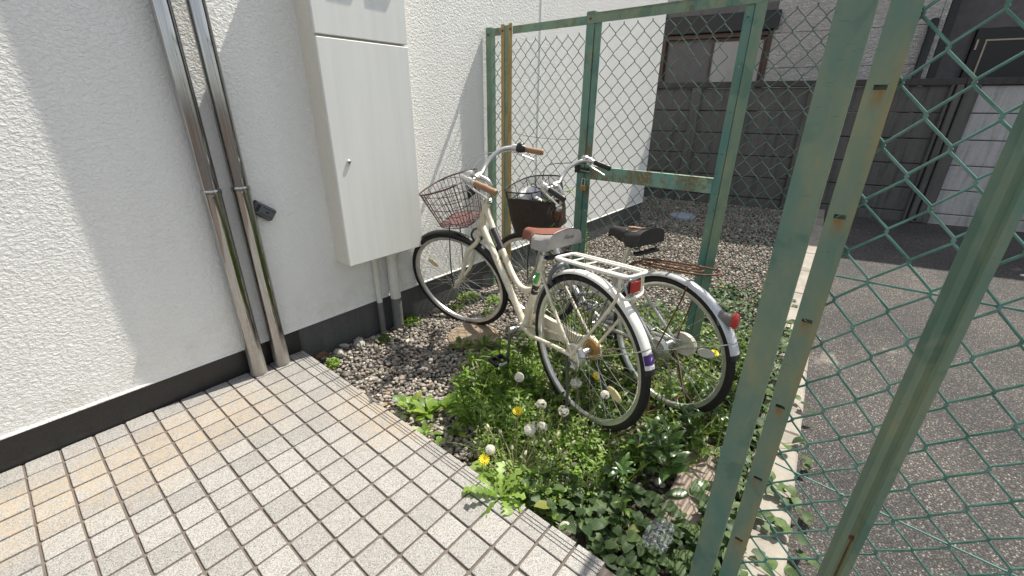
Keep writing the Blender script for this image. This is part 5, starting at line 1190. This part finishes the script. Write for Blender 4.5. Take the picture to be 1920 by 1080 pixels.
pos_n = [(x, y, soil_z(x, y) + .008 + RNG.uniform(-.004, .010)) for x, y in scatter(.86, 2.40, 1.02, 2.21, .0163, lambda x, y: free(x, y))]
pos_n += [(x, y, soil_z(x, y) + .018 + RNG.uniform(-.002, .008)) for x, y in scatter(.86, 2.40, 1.02, 2.21, .034, lambda x, y: free(x, y))]
pebbles('gravel', np.array(pos_n), .0078, .0148, 1, 'small river pebbles covering the ground between tiles and white wall')
pos_f = [(x, y, soil_z(x, y) + .010 + RNG.uniform(-.003, .008)) for x, y in scatter(.86, 2.42, .02, 1.03, .027, lambda x, y: y > kerb_y(x) + KW + .01 and free(x, y))]
def free_f(x, y):
    if (x - 5.86) ** 2 + (y - 1.84) ** 2 < .17 ** 2: return False
    return kerb_y(x) + KW < y < (YW - .01 if x < XE + .01 else 3.4) and x < 7.42 - .22 * y
pos_f += [(x, y, soil_z(x, y) + .012 + RNG.uniform(-.003, .012)) for x, y in scatter(2.42, 7.6, .02, 3.4, .0222, free_f)]
pebbles('gravel', np.array(pos_f), .0080, .0160, 0, 'pale gravel behind the fence and under the weeds')

def stone(name, lab, c, s, mat, seed):
    rg = np.random.default_rng(seed); tv, tf = ico(2); v = tv * (1 + .16 * np.sin(tv @ rg.normal(0, 2.2, 3) + 1)[:, None] + .12 * np.sin(tv @ rg.normal(0, 4, 3))[:, None]) * V3(s)
    q = MB(); q.add(np.round(v / (min(s) * .28)) * (min(s) * .28) * .5 + v * .5, [tuple(f) for f in tf]); o = q.build(name, mat, None, False); o.location = c; o.rotation_euler = (0, 0, rg.uniform(0, 6)); return tag(o, lab, 'stone')
c = px(636, 668, GZ); stone('broken_concrete', 'broken pale concrete lump by the tile corner', (c[0], c[1], GZ + .02), (.032, .022, .026), 'rock', 1)
c = px(672, 648, GZ); stone('broken_concrete', 'mossy pale stone against the grey plinth left of the conduits', (c[0], c[1] - .01, GZ + .02), (.045, .03, .03), 'rock', 2)
c = px(645, 655, GZ); stone('broken_concrete', 'flat grey stone chip leaning on the plinth', (c[0], c[1] - .01, GZ + .03), (.03, .015, .012), 'rock', 5)
c = px(603, 672, GZ); stone('red_stone', 'reddish brown stone wedged below the tile corner', (c[0], c[1] + .01, GZ + .01), (.04, .03, .025), 'redrock', 3)
q = MB(); q.box((0, 0, 0), (.50, .22, .03), RZ(ka), .006); o = q.build('concrete_slab', 'slab', None, False); o.location = (1.40, .185, GZ + .012); tag(o, 'soil stained concrete slab among the weeds beside the front green post', 'slab')

# ================================================================== plants
def prof(shape, n):
    t = np.linspace(0, 1, n + 1)
    if shape == 'lance': w_ = np.sin(np.pi * t ** .85) ** .9 * (1 - .15 * t)
    elif shape == 'spoon': w_ = np.where(t < .35, .16 + .1 * t, .2 + .8 * np.sin(np.pi * np.clip((t - .3) / .72, 0, 1)) ** .8)
    elif shape == 'heart': w_ = np.clip(np.sin(np.pi * np.clip(t * .93 + .07, 0, 1) ** .55) ** .75, 0, 1)
    elif shape == 'oval': w_ = np.sin(np.pi * np.clip(t * .96 + .04, 0, 1)) ** .6
    elif shape == 'jag':
        w_ = (.25 + .75 * t ** 1.1) * np.where(np.arange(n + 1) % 2 == 0, 1.0, .34) * np.where(t > .92, .25, 1)
    else: w_ = np.ones(n + 1)
    w_ = w_.copy(); w_[-1] = min(w_[-1], .04)
    if shape in ('lance', 'heart', 'oval'): w_[0] = max(w_[0] if shape == 'heart' else .08, .05)
    return t, w_
PROF = {}
def leaf(q, base, yaw, pitch, L, W, bend=.6, shape='lance', n=5, fold=.25, rnd=.5, roll=0.0, wave=0.0):
    """one leaf blade: centre line bends downward, the two halves fold up along the midrib"""
    if (shape, n) not in PROF: PROF[(shape, n)] = prof(shape, n)
    t, w_ = PROF[(shape, n)]
    a = pitch - bend * t; dx = np.cos(a); dz = np.sin(a); st = L / n
    cx = np.concatenate([[0], np.cumsum((dx[1:] + dx[:-1]) / 2) * st]); cz = np.concatenate([[0], np.cumsum((dz[1:] + dz[:-1]) / 2) * st])
    hw = W / 2 * w_; up = np.stack([-dz, np.zeros(n + 1), dx], 1)
    C_ = np.stack([cx, np.zeros(n + 1), cz], 1); side = np.zeros((n + 1, 3)); side[:, 1] = 1
    if roll: side = side * math.cos(roll) + up * math.sin(roll)
    lift = hw[:, None] * fold * up + (wave * W * np.sin(t * 9 + rnd * 20))[:, None] * up
    Lf = C_ + side * hw[:, None] + lift; Rt = C_ - side * hw[:, None] + lift - 2 * (wave * W * np.sin(t * 9 + rnd * 20))[:, None] * up * .5
    if shape == 'heart':     # lobes reach back behind the stalk
        back = np.zeros((n + 1, 1)); back[0] = -.13 * L; Lf[0] += np.array([back[0, 0], 0, 0]); Rt[0] += np.array([back[0, 0], 0, 0])
    v = np.stack([Lf, C_, Rt], 1).reshape(-1, 3); ca, sa = math.cos(yaw), math.sin(yaw)
    v = np.stack([v[:, 0] * ca - v[:, 1] * sa, v[:, 0] * sa + v[:, 1] * ca, v[:, 2]], 1) + V3(base)
    f = []
    for i in range(n): f += [(i * 3, i * 3 + 1, i * 3 + 4, i * 3 + 3), (i * 3 + 1, i * 3 + 2, i * 3 + 5, i * 3 + 4)]
    q.add(v, f, rnd); return q
U = random.uniform
def plant(name, lab, cat, p, group=None): return thing(name, lab, cat, (p[0], p[1], p[2]), group)
def rosette(p, lab, n, L, W, mat, shape='spoon', pitch=(.3, 1.2), bend=(.3, 1.0), name='leafy_weed', group='low leafy weeds', wave=.05):
    t = plant(name, lab, 'weed', p, group); q = MB()
    for k in range(n):
        l = L * U(.65, 1.15); leaf(q, (U(-.008, .008), U(-.008, .008), U(0, .01)), k * 2.4 + U(-.4, .4), U(*pitch), l, W * U(.8, 1.2), U(*bend), shape, 6, U(.1, .35), U(0, .96), U(-.3, .3), wave)
    q.build('leaves', mat, t); return t
def stem_weed(p, lab, h, n, L, W, mat, shape='lance', lean=(0, 0), name='tall_weed', group='upright leafy weeds', side=0, tipbuds=None, wave=.06):
    t = plant(name, lab, 'weed', p, group); q = MB(); pts = [V3((lean[0] * s * s, lean[1] * s * s, h * s)) for s in np.linspace(0, 1, 7)]; q.tube(pts, np.linspace(.0042, .0018, 7), 6, rnd=.5); q.build('stem', 'stem', t); q = MB()
    for k in range(n):
        s = .06 + .94 * (k / max(1, n - 1)) ** .9; pt = V3((lean[0] * s * s, lean[1] * s * s, h * s)); sz = (1.15 - .62 * s) * U(.8, 1.15)
        leaf(q, pt, k * 2.4 + U(-.5, .5), U(.15, .75) + .35 * s, L * sz, W * sz, U(.4, 1.25), shape, 6, U(.12, .35), U(0, .95), U(-.35, .35), wave)
    for k in range(side):
        a = U(0, 6.28); s = U(.3, .8); pt = V3((lean[0] * s * s, lean[1] * s * s, h * s)); e = pt + V3((math.cos(a) * .05, math.sin(a) * .05, .05))
        for m_ in range(5): leaf(q, pt + (e - pt) * U(.3, 1), U(0, 6.28), U(.1, .9), L * .45, W * .45, U(.3, .9), shape, 5, .25, U(0, .95))
    q.build('leaves', mat, t)
    if tipbuds:
        q = MB()
        for k in range(tipbuds): q.lathe([(0, -.006), (.004, -.002), (.005, .002), (0, .005)], pts[-1] + V3((U(-.02, .02), U(-.02, .02), U(-.01, .02))), (U(-.3, .3), U(-.3, .3), 1), 6)
        q.build('buds', 'bud', t)
    return t
def seed_head(q, c, r, seed):
    rg = np.random.default_rng(seed); n = 150; k = np.arange(n) + .5; ph = np.arccos(1 - 2 * k / n); th = np.pi * (1 + 5 ** .5) * k + rg.uniform(0, 6)
    D = np.stack([np.cos(th) * np.sin(ph), np.sin(th) * np.sin(ph), np.cos(ph)], 1); D = D[D[:, 2] > -.86]
    miss = rg.choice([.03, .08, .2, .45]); gone = unit(rg.normal(0, 1, 3))
    for d in D:
        if rg.random() < (.9 if miss > .3 and d @ gone > .25 else miss): continue
        a = unit(np.cross(d, (0.3, .5, .8))); b_ = np.cross(d, a); r1 = r * rg.uniform(.80, .96); e = V3(c) + d * r1; w_ = .00035
        v = [V3(c) + d * .004 + a * w_, V3(c) + d * .004 - a * w_, e]; f = [(0, 1, 2)]
        for m_ in range(6):
            an = m_ * math.pi / 3 + rg.uniform(-.2, .2); tip = e + (a * math.cos(an) + b_ * math.sin(an)) * r * .30 + d * r * .13; tw_ = (a * -math.sin(an) + b_ * math.cos(an)) * .0011
            o = len(v); v += [e - tw_ * .7, e + tw_ * .7, tip + tw_ * .9, tip - tw_ * .9]; f.append((o, o + 1, o + 2, o + 3))
        q.add(v, f)
def flower(t, c, d, r=.022):
    q = MB(); d = unit(d); a = unit(np.cross(d, (.2, .9, .1))); b_ = np.cross(d, a)
    for ring, (n, rr, el) in enumerate(((16, 1.0, .15), (14, .8, .45), (10, .55, .8), (7, .32, 1.1))):
        for k in range(n):
            an = 2 * math.pi * (k + ring * .5) / n; dr = a * math.cos(an) + b_ * math.sin(an); tp = V3(c) + (dr * math.cos(el) + d * math.sin(el)) * r * rr; sd_ = (a * -math.sin(an) + b_ * math.cos(an)) * r * .11
            q.add([V3(c) - sd_ * .6, V3(c) + sd_ * .6, tp + sd_, tp - sd_], [(0, 1, 2, 3)])
    fl = q.build('flower', 'yellow', t, False); q = MB(); q.lathe([(.0015, -.012), (.005, -.008), (.006, -.001), (.004, .001)], c, d, 8); q.build('calyx', 'stem', fl)
def dandelion(p, lab, leaves, heads, L=.15):
    """heads: (kind, world point)"""
    t = plant('dandelion', lab, 'dandelion', p, 'dandelions'); q = MB()
    for k in range(leaves): leaf(q, (U(-.01, .01), U(-.01, .01), .004), k * 2.4 + U(-.3, .3), U(.25, 1.15), L * U(.7, 1.35), .044 * U(.8, 1.2), U(.4, 1.3), 'jag', 11, .18, U(0, .9), U(-.3, .3), .03)
    if leaves: q.build('leaves', 'leaf_light' if len(heads) != 1 else 'leaf_mid', t)
    for i, (kind, wp) in enumerate(heads):
        e = V3(wp) - V3(p); m_ = e * .5 + V3((U(-.012, .012), U(-.012, .012), .02)); q = MB(); q.tube(smooth_path([(U(-.008, .008), U(-.008, .008), 0), m_, e], 5), np.linspace(.0030, .0022, 11), 6, rnd=.75); st_ = q.build('flower_stalk', 'stem_red', t)
        d = unit(e - m_)
        if kind == 's':
            q = MB(); seed_head(q, e + d * .004, .0225 * U(.78, 1.1), i + 7 + int(abs(wp[0]) * 1000)); q.build('seed_head', 'fluff', st_, False); q = MB(); q.lathe([(.002, -.007), (.0045, -.002), (.004, .002), (0, .004)], e, d, 8); q.build('receptacle', 'bud', st_)
        elif kind == 'y': flower(st_, e, d * .3 + V3((-.45, -.40, .8)))
        else: q = MB(); q.lathe([(.002, -.008), (.006, -.003), (.0055, .006), (.003, .011), (0, .012)], e, d, 8); q.build('closed_bud', 'bud', st_)
    return t
g_ = lambda u, v, z=GZ: px(u, v, z)

# pale rosettes by the tile edge
for u, v, n, L, W, lab in ((768, 768, 13, .10, .032, 'pale green long-leaved weed by the tile edge, leftmost of the bright ones'), (803, 782, 20, .105, .036, 'bright yellow-green rosette weed beside the brown stained edge tiles'), (838, 768, 13, .095, .032, 'bright green weed with upright leaves right of the yellow-green rosette'), (800, 818, 9, .065, .024, 'small pale weed touching the grooved edge tiles'), (822, 838, 7, .045, .020, 'tiny pale seedling just below the yellow-green rosette')):
    rosette(g_(u, v), lab, n, L, W, 'leaf_light', pitch=(.5, 1.35))
for u, v, lab in ((866, 655, 'dark green rosette weed at the front rim of the manhole cover'), (905, 652, 'green rosette weed between manhole cover and pedal'), (944, 655, 'green rosette weed right of the manhole cover'), (985, 660, 'green rosette weed below the white bicycle crank'), (935, 690, 'low green rosette left of the black pedal')):
    rosette(g_(u, v), lab, 14, .085, .026, 'leaf_mid', pitch=(.4, 1.2))
def ferny(p, lab, r, n, mat='leaf_mid', h=.06):
    t = plant('bushy_weed', lab, 'weed', p, 'small bushy weeds'); q = MB()
    for k in range(n):
        a = U(0, 6.28); rr = r * math.sqrt(random.random()); leaf(q, (rr * math.cos(a), rr * math.sin(a), h * (1 - rr / r * .6) * U(.2, 1)), U(0, 6.28), U(-.2, .9), U(.014, .026), U(.008, .014), U(.2, .8), 'oval', 4, .2, U(0, .95))
    q.build('leaves', mat, t)
for u, v, r, n, lab in ((768, 606, .075, 190, 'bushy small-leaved weed at the foot of the thick conduit'), (722, 640, .04, 60, 'small weed tuft in the gravel left of the manhole cover'), (626, 686, .035, 80, 'tiny bright tuft in the corner of tiles and plinth'), (880, 560, .085, 200, 'low weed clump seen through the front wheel of the white bicycle'), (925, 566, .06, 120, 'low weed clump right of the front hub of the white bicycle'), (855, 578, .05, 80, 'low weed patch behind the front tyre, nearest the plinth'), (915, 590, .05, 70, 'small weed inside the lower right of the front wheel'), (905, 528, .05, 90, 'weed tuft at the foot of the fence post on the wall')):
    ferny(g_(u, v), lab, r, n, 'leaf_light' if u in (626, 925, 880) else 'leaf_mid')
# upright leafy weeds
tall = [(872, 775, .16, 15, .075, .026, 'leaf_mid', 'leafy upright weed left of the dandelion clump'), (905, 735, .13, 15, .07, .024, 'leaf_mid', 'upright weed just below the black pedal'), (935, 748, .14, 14, .07, .024, 'leaf_mid', 'dark upright weed between pedal and dandelion clump'), (965, 735, .15, 15, .075, .024, 'leaf_mid', 'upright weed left of the rear tyre of the white bicycle'), (1000, 745, .14, 14, .075, .024, 'leaf_dark', 'dark weed touching the rear tyre of the white bicycle'), (860, 820, .07, 10, .055, .024, 'leaf_mid', 'low weed with a broad dark leaf near the tiles'),
    (1195, 880, .17, 17, .105, .036, 'leaf_dark', 'broad glossy weed below the rear tyre of the white bicycle'), (1250, 905, .24, 20, .115, .040, 'leaf_dark', 'tallest glossy weed beside the bare concrete slab'), (1150, 915, .13, 14, .095, .034, 'leaf_dark', 'dark glossy weed between the dandelions and the tall weed'), (1225, 845, .14, 14, .10, .033, 'leaf_dark', 'glossy weed right of the rear tyre foot'), (1290, 830, .17, 16, .105, .034, 'leaf_dark', 'glossy weed behind the slab, left of the broad green post'), (1330, 790, .16, 16, .10, .030, 'leaf_dark', 'glossy weed at the left side of the broad green post'), (1300, 745, .18, 18, .095, .026, 'leaf_mid', 'narrow-leaved weed in front of the silver bicycle rear wheel'), (1345, 740, .15, 14, .085, .026, 'leaf_mid', 'weed between the silver bicycle tyre and the broad green post'), (1255, 770, .15, 15, .085, .026, 'leaf_mid', 'weed between the two rear tyres'), (1365, 800, .12, 12, .08, .028, 'leaf_dark', 'weed hugging the foot of the broad green post'),
    (1170, 985, .10, 11, .065, .020, 'leaf_light', 'small bright weed with pointed leaves left of the clear plastic bag'), (1105, 985, .05, 9, .04, .012, 'leaf_light', 'tiny yellow-green weed at the tile corner by the lying seed head'), (1120, 700, .13, 14, .07, .022, 'leaf_mid', 'weed seen through the rear wheel of the white bicycle'), (1060, 725, .13, 13, .07, .022, 'leaf_mid', 'weed behind the spokes left of the hub brake'), (1210, 700, .12, 14, .065, .022, 'leaf_mid', 'weed below the tail of the white mudguard'), (1290, 660, .12, 13, .065, .022, 'leaf_mid', 'weed behind the silver bicycle spokes'), (1130, 620, .16, 14, .07, .022, 'leaf_mid', 'weed between the two bicycles below the chain case'), (1030, 590, .15, 14, .07, .02, 'leaf_light', 'bright weed between the two bicycles near the seat tube'), (1000, 545, .17, 14, .06, .02, 'leaf_light', 'bright weed by the front wheel of the silver bicycle')]
for u, v, h, n, L, W, mat, lab in tall: stem_weed(g_(u, v), lab, h, n, L, W, mat, lean=(U(-.04, .03), U(-.04, .04)), side=2 if h > .12 else 0, tipbuds=4 if mat == 'leaf_mid' and U(0, 1) < .3 else None)

# dandelions: clumps with the heads where the photograph shows them
H = lambda u, v, h: px(u, v, GZ + h)
dandelion(g_(965, 915), 'big dandelion clump at the tile edge with several white seed heads and a yellow flower', 26, [('s', H(920, 845, .13)), ('s', H(993, 808, .17)), ('s', H(1015, 803, .16)), ('y', H(908, 862, .11)), ('y', H(971, 771, .19)), ('b', H(938, 810, .15)), ('b', H(960, 840, .13)), ('b', H(1030, 830, .14)), ('b', H(985, 850, .12)), ('b', H(1005, 830, .15)), ('b', H(1045, 815, .17)), ('b', H(1020, 860, .12)), ('b', H(1060, 850, .13)), ('b', H(945, 870, .10)), ('b', H(1000, 795, .18)), ('b', H(915, 800, .15)), ('b', H(1075, 870, .11))], .15)
dandelion(g_(1040, 880), 'dandelion behind the big clump with two seed heads beside the rear tyre', 20, [('s', H(1015, 760, .20)), ('s', H(1056, 772, .19)), ('b', H(1075, 830, .12)), ('b', H(1050, 845, .12))], .14)
dandelion(g_(955, 790), 'single tall seed head standing left below the black pedal', 9, [('s', H(973, 709, .19))], .11)
dandelion(g_(1085, 830), 'dandelion with two seed heads in front of the white bicycle rear wheel', 10, [('s', H(1080, 719, .24)), ('s', H(1133, 742, .22))], .12)
dandelion(g_(1110, 770), 'yellow dandelion flower seen through the rear wheel of the white bicycle', 6, [('y', H(1119, 705, .16))], .09)
dandelion(g_(1325, 720), 'yellow dandelion flower inside the silver bicycle rear wheel', 8, [('y', H(1340, 662, .14))], .10)
dandelion(g_(985, 965), 'sprawling dandelion with a seed head lying by the tile corner', 16, [('s', H(1057, 990, .03))], .13)
dandelion(g_(1120, 860), 'dandelion with bare leaning stalks under the rear tyre', 12, [('b', H(1178, 803, .14)), ('b', H(1205, 796, .16)), ('b', H(1150, 830, .10))], .12)
dandelion(px(935, 935, -.01), 'pale sprawling dandelion leaves spreading over the edge tiles', 12, [], .12)
# white fleabane flowers beside the crank
p = g_(985, 720); t = plant('fleabane', 'cluster of small white flowers beside the white bicycle crank', 'flower', p); q = MB(); hs = [H(968, 640, .22), H(975, 634, .23), H(985, 641, .22), H(978, 646, .21), H(965, 634, .23)]
for e in hs: q.tube(smooth_path([(0, 0, 0), (V3(e) - p) * .6 + V3((0, 0, .01)), V3(e) - p], 4), .0016, 5)
q.build('stem', 'stem', t); q = MB()
for k in range(10): leaf(q, (0, 0, .02 * k), k * 2.4, U(.4, .9), .05, .014, .6, 'lance', 5, .2, U(0, .9))
q.build('leaves', 'leaf_mid', t)
for e in hs:
    q = MB(); c_ = V3(e) - p
    for k in range(22):
        a = 2 * math.pi * k / 22; d_ = V3((math.cos(a), math.sin(a), .15)); s_ = V3((-math.sin(a), math.cos(a), 0)) * .0012; q.add([c_ - s_ * .5, c_ + s_ * .5, c_ + d_ * .0105 + s_, c_ + d_ * .0105 - s_], [(0, 1, 2, 3)])
    fl = q.build('flower', 'petal', t, False); q = MB(); q.lathe([(.0035, -.002), (.0035, .001), (0, .0025)], c_, (0, 0, 1), 8); q.build('flower_centre', 'yellow', fl)

# ground cover (nobody could count it)
def cover(name, lab, polys, n, fn, mat, region=(.86, 2.75, -.02, 1.9)):
    q = MB(); k = 0; tries = 0
    while k < n and tries < n * 60:
        tries += 1; x, y = U(region[0], region[1]), U(region[2], region[3]); z = soil_z(x, y) + .012; (u, v), d = proj((x, y, z))
        if any(in_poly(u, v, pl) for pl in polys): fn(q, x, y, z); k += 1
    return tag(q.build(name, mat), lab, 'ground cover', kind='stuff')
mixpoly = [(870, 720), (960, 660), (1010, 590), (1100, 560), (1260, 600), (1400, 640), (1420, 800), (1330, 880), (1150, 920), (1000, 880), (880, 800)]
def small(q, x, y, z):
    h = U(0, .07); leaf(q, (x, y, z + h), U(0, 6.28), U(-.1, .8), U(.020, .045), U(.010, .019), U(.2, .9), random.choice(('oval', 'lance')), 4, U(.1, .3), U(0, .97), U(-.4, .4))
cover('weed_cover', 'dense mixed small-leaved weeds under the bicycles', [mixpoly], 4000, small, 'leaf_mid')
def chick(q, x, y, z):
    h = U(.01, .09)
    for m_ in range(2): leaf(q, (x, y, z + h), U(0, 6.28), U(-.2, .7), U(.012, .022), U(.006, .010), U(.1, .6), 'oval', 3, .15, U(.2, .97))
chp = [(885, 790), (1000, 780), (1130, 820), (1180, 870), (1120, 950), (1000, 965), (905, 930)]
def shoot(q, x, y, z):
    h = U(.06, .15); lx, ly = U(-.04, .03), U(-.03, .03); q.tube([(x, y, z), (x + lx * .4, y + ly * .4, z + h * .5), (x + lx, y + ly, z + h)], .0014, 4, caps=False, rnd=.5)
    for k_ in range(random.randint(6, 10)):
        s_ = U(.15, 1); leaf(q, (x + lx * s_ * s_, y + ly * s_ * s_, z + h * s_), U(0, 6.28), U(.0, .9), U(.035, .085) * (1.2 - .5 * s_), U(.009, .021), U(.3, 1.1), 'lance', 5, U(.1, .3), U(0, .97), U(-.4, .4), .04)
cover('weed_shoots', 'many narrow-leaved young weed shoots around and under the bicycles', [mixpoly], 250, shoot, 'leaf_mid')
cover('weed_shoots', 'bright upright weed shoots between the gravel and the rear tyre', [[(850, 700), (930, 670), (1010, 690), (1010, 800), (940, 830), (860, 800)]], 120, shoot, 'leaf_light')
def dead(q, x, y, z):
    a = U(0, 6.28); L_ = U(.06, .16); e_ = U(.1, 1.1); q.tube(smooth_path([(x, y, z), (x + math.cos(a) * L_ * .5, y + math.sin(a) * L_ * .5, z + L_ * e_ * .6), (x + math.cos(a) * L_, y + math.sin(a) * L_, z + L_ * e_ * U(.5, 1))], 3), .0011, 4, rnd=U(0, 1))
cover('dead_stalks', 'dry straw-coloured stalks among the weeds', [mixpoly, [(885, 790), (1000, 780), (1130, 820), (1180, 870), (1120, 950), (1000, 965), (905, 930)]], 170, dead, 'dry')
cover('chickweed', 'fine light-speckled chickweed around the dandelions', [chp], 1700, chick, 'leaf_light')
def budw(q, x, y, z):
    h = U(.05, .14); q.tube([(x + U(-.02, .02), y + U(-.02, .02), z), (x, y, z + h)], .0008, 4); q.lathe([(0, -.004), (.0028, -.001), (.003, .002), (.001, .005)], (x, y, z + h), (0, 0, 1), 5)
cover('seeding_stalks', 'tiny pale buds on thin stalks around the dandelions', [chp], 230, budw, 'bud')
def blade(q, x, y, z): leaf(q, (x, y, z), U(0, 6.28), U(.8, 1.4), U(.07, .21), U(.004, .007), U(.2, 1.2), 'lance', 6, .1, U(0, .97))
cover('grass', 'grass blades among the dandelions and tyres', [chp, mixpoly], 1300, blade, 'leaf_mid')
hp = [[(930, 930), (1060, 905), (1180, 930), (1250, 955), (1340, 985), (1330, 1100), (1120, 1100), (1090, 1035), (985, 985)], [(1200, 560), (1290, 600), (1340, 540), (1440, 500), (1500, 540), (1480, 640), (1400, 740), (1330, 700), (1240, 640)]]
def heart(q, x, y, z, s=1.0):
    h = U(.025, .095) * s; L = U(.034, .062) * s; yw = U(0, 6.28); q.tube([(x, y, z), (x + U(-.01, .01), y + U(-.01, .01), z + h)], .0011, 4, caps=False, rnd=.3); leaf(q, (x, y, z + h), yw, U(-.25, .45), L, L * U(.78, .95), U(.2, .8), 'heart', 6, U(.05, .3), U(0, .965), U(-.35, .35), .03)
cover('heart_leaf_cover', 'dull green heart-shaped leaves carpeting the ground before the tall green posts', hp[:1], 300, lambda q, x, y, z: heart(q, x, y, z, .85), 'leaf_grey', (.86, 1.7, -.15, 1.3))
cover('heart_leaf_cover', 'low heart-shaped ground cover behind the silver bicycle by the gate post', hp[1:], 900, lambda q, x, y, z: heart(q, x, y, z, .75), 'leaf_grey', (1.7, 3.6, .05, 1.3))
q = MB()
for k in range(420):
    x = U(.92, 3.0); y = kerb_y(x) + KW - .02 + U(-.02, .11); heart(q, x, y, soil_z(x, y) + .02 if y > kerb_y(x) + KW else -.03, .8)
tag(q.build('heart_leaf_cover', 'leaf_grey'), 'creeping leaves along the fence foot between kerb and yard', 'ground cover', kind='stuff')
# creepers that come over the kerb
for i, (x, lab, n) in enumerate(((1.33, 'leafy creeper hanging over the kerb nearest the camera', 13), (1.50, 'creeper with reddish stem across the kerb edge, next to the nearest one', 14), (1.78, 'small creeper with three leaves across the kerb', 8), (2.12, 'creeper shading the kerb farthest from the camera', 8), (1.16, 'creeper leaves at the foot of the slotted post', 9))):
    p = (x, kerb_y(x) + .02, -.03); t = plant('creeper', lab, 'creeper', p, 'creepers on the kerb'); q = MB()
    pth = smooth_path([(0, .09, .01), (0, .04, .02), (U(-.03, .03), 0, .014), (U(-.04, .04), -.05, -.045), (U(-.06, .06), -.10, -.06)], 4); q.tube(pth, .0014, 5); q.build('stem', 'stem_red', t); q = MB()
    for k in range(n): c_ = random.choice(pth); leaf(q, V3(c_) + V3((U(-.03, .03), U(-.02, .01), U(.005, .03))), U(0, 6.28), U(-.3, .4), U(.03, .055), U(.026, .042), U(.2, .7), 'heart', 6, .15, U(0, .97), U(-.3, .3))
    q.build('leaves', 'leaf_grey', t)
# dock-like long leaf over the slab
p = (1.33, .22, GZ + .03); rosette(p, 'large dark glossy leaf lying across the concrete slab', 3, .15, .045, 'leaf_dark', 'lance', (.1, .4), (.3, .6), 'broad_leaf_weed', 'low leafy weeds')
# vine climbing the silver bicycle
p = V3((2.09, 1.30, GZ)); t = plant('vine', 'thin leafy vine climbing the head of the silver bicycle', 'vine', p); q = MB(); pth = smooth_path([(0, 0, 0), (.03, .02, .25), (-.02, .05, .50), (-.09, .05, .70), (-.13, .10, .84), (-.06, .06, .90), (.03, .0, .92)], 8); q.tube(pth, .0018, 5); pt2 = smooth_path([(-.02, .05, .50), (-.10, .10, .60), (-.16, .14, .74), (-.17, .16, .83)], 6); q.tube(pt2, .0014, 5); q.build('stem', 'stem', t); q = MB()
for c_ in list(pth[18:]) + list(pt2):
    for m_ in range(2): leaf(q, V3(c_) + V3((U(-.01, .01), U(-.01, .01), U(-.01, .01))), U(0, 6.28), U(-.3, .8), U(.02, .045), U(.008, .015), U(.3, 1.0), 'lance', 5, .2, U(.2, .97), U(-.3, .3))
q.build('leaves', 'leaf_light', t)
p = g_(1098, 500); stem_weed(p, 'vine leaves at the foot of the gate post behind the seat', .34, 14, .045, .03, 'leaf_light', 'heart', (.0, .02), 'vine', 'vines')
# leaf litter
def litter(q, x, y, z): leaf(q, (x, y, z + .012), U(0, 6.28), U(-.1, .2), U(.02, .04), U(.015, .028), U(-.4, .6), 'oval', 4, U(-.3, .3), U(0, 1))
cover('leaf_litter', 'scattered dry leaves on the gravel', [[(600, 660), (1500, 440), (1500, 1050), (900, 900)]], 260, litter, 'dry', (.9, 4.5, .1, 2.1))
# clear crumpled bag
c_ = px(1237, 1000, GZ + .088); t = thing('plastic_bag', 'crumpled clear plastic bag lying on the heart-shaped leaves', 'bag', tuple(c_)); q = MB(); rgb = np.random.default_rng(12); P = np.zeros((46, 46, 3)); fq = rgb.uniform(25, 95, (9, 2)); ph = rgb.uniform(0, 6.28, 9)
for i in range(46):
    for j in range(46):      # two loose sheets of film folded over each other
        a = i / 45 * 2 * math.pi; r_ = j / 45; x = .062 * r_ * math.cos(a) * (1 + .16 * math.sin(3 * a + 1) + .07 * math.sin(7 * a)); y = .046 * r_ * math.sin(a) * (1 + .14 * math.sin(2 * a + 2) + .08 * math.sin(9 * a + 1))
        h_ = sum(math.sin(fq[k_, 0] * x + fq[k_, 1] * y + ph[k_]) for k_ in range(9)) * .0042; P[i, j] = (x, y, .020 * (1 - r_ ** 2) + h_ * (.5 + .5 * r_))
q.grid(P); P2 = P.copy(); P2[:, :, 2] = P[:, :, 2] * .35 - .012; P2[:, :, 0] *= 1.08; q.grid(P2); o = q.build('film', 'bag', t)
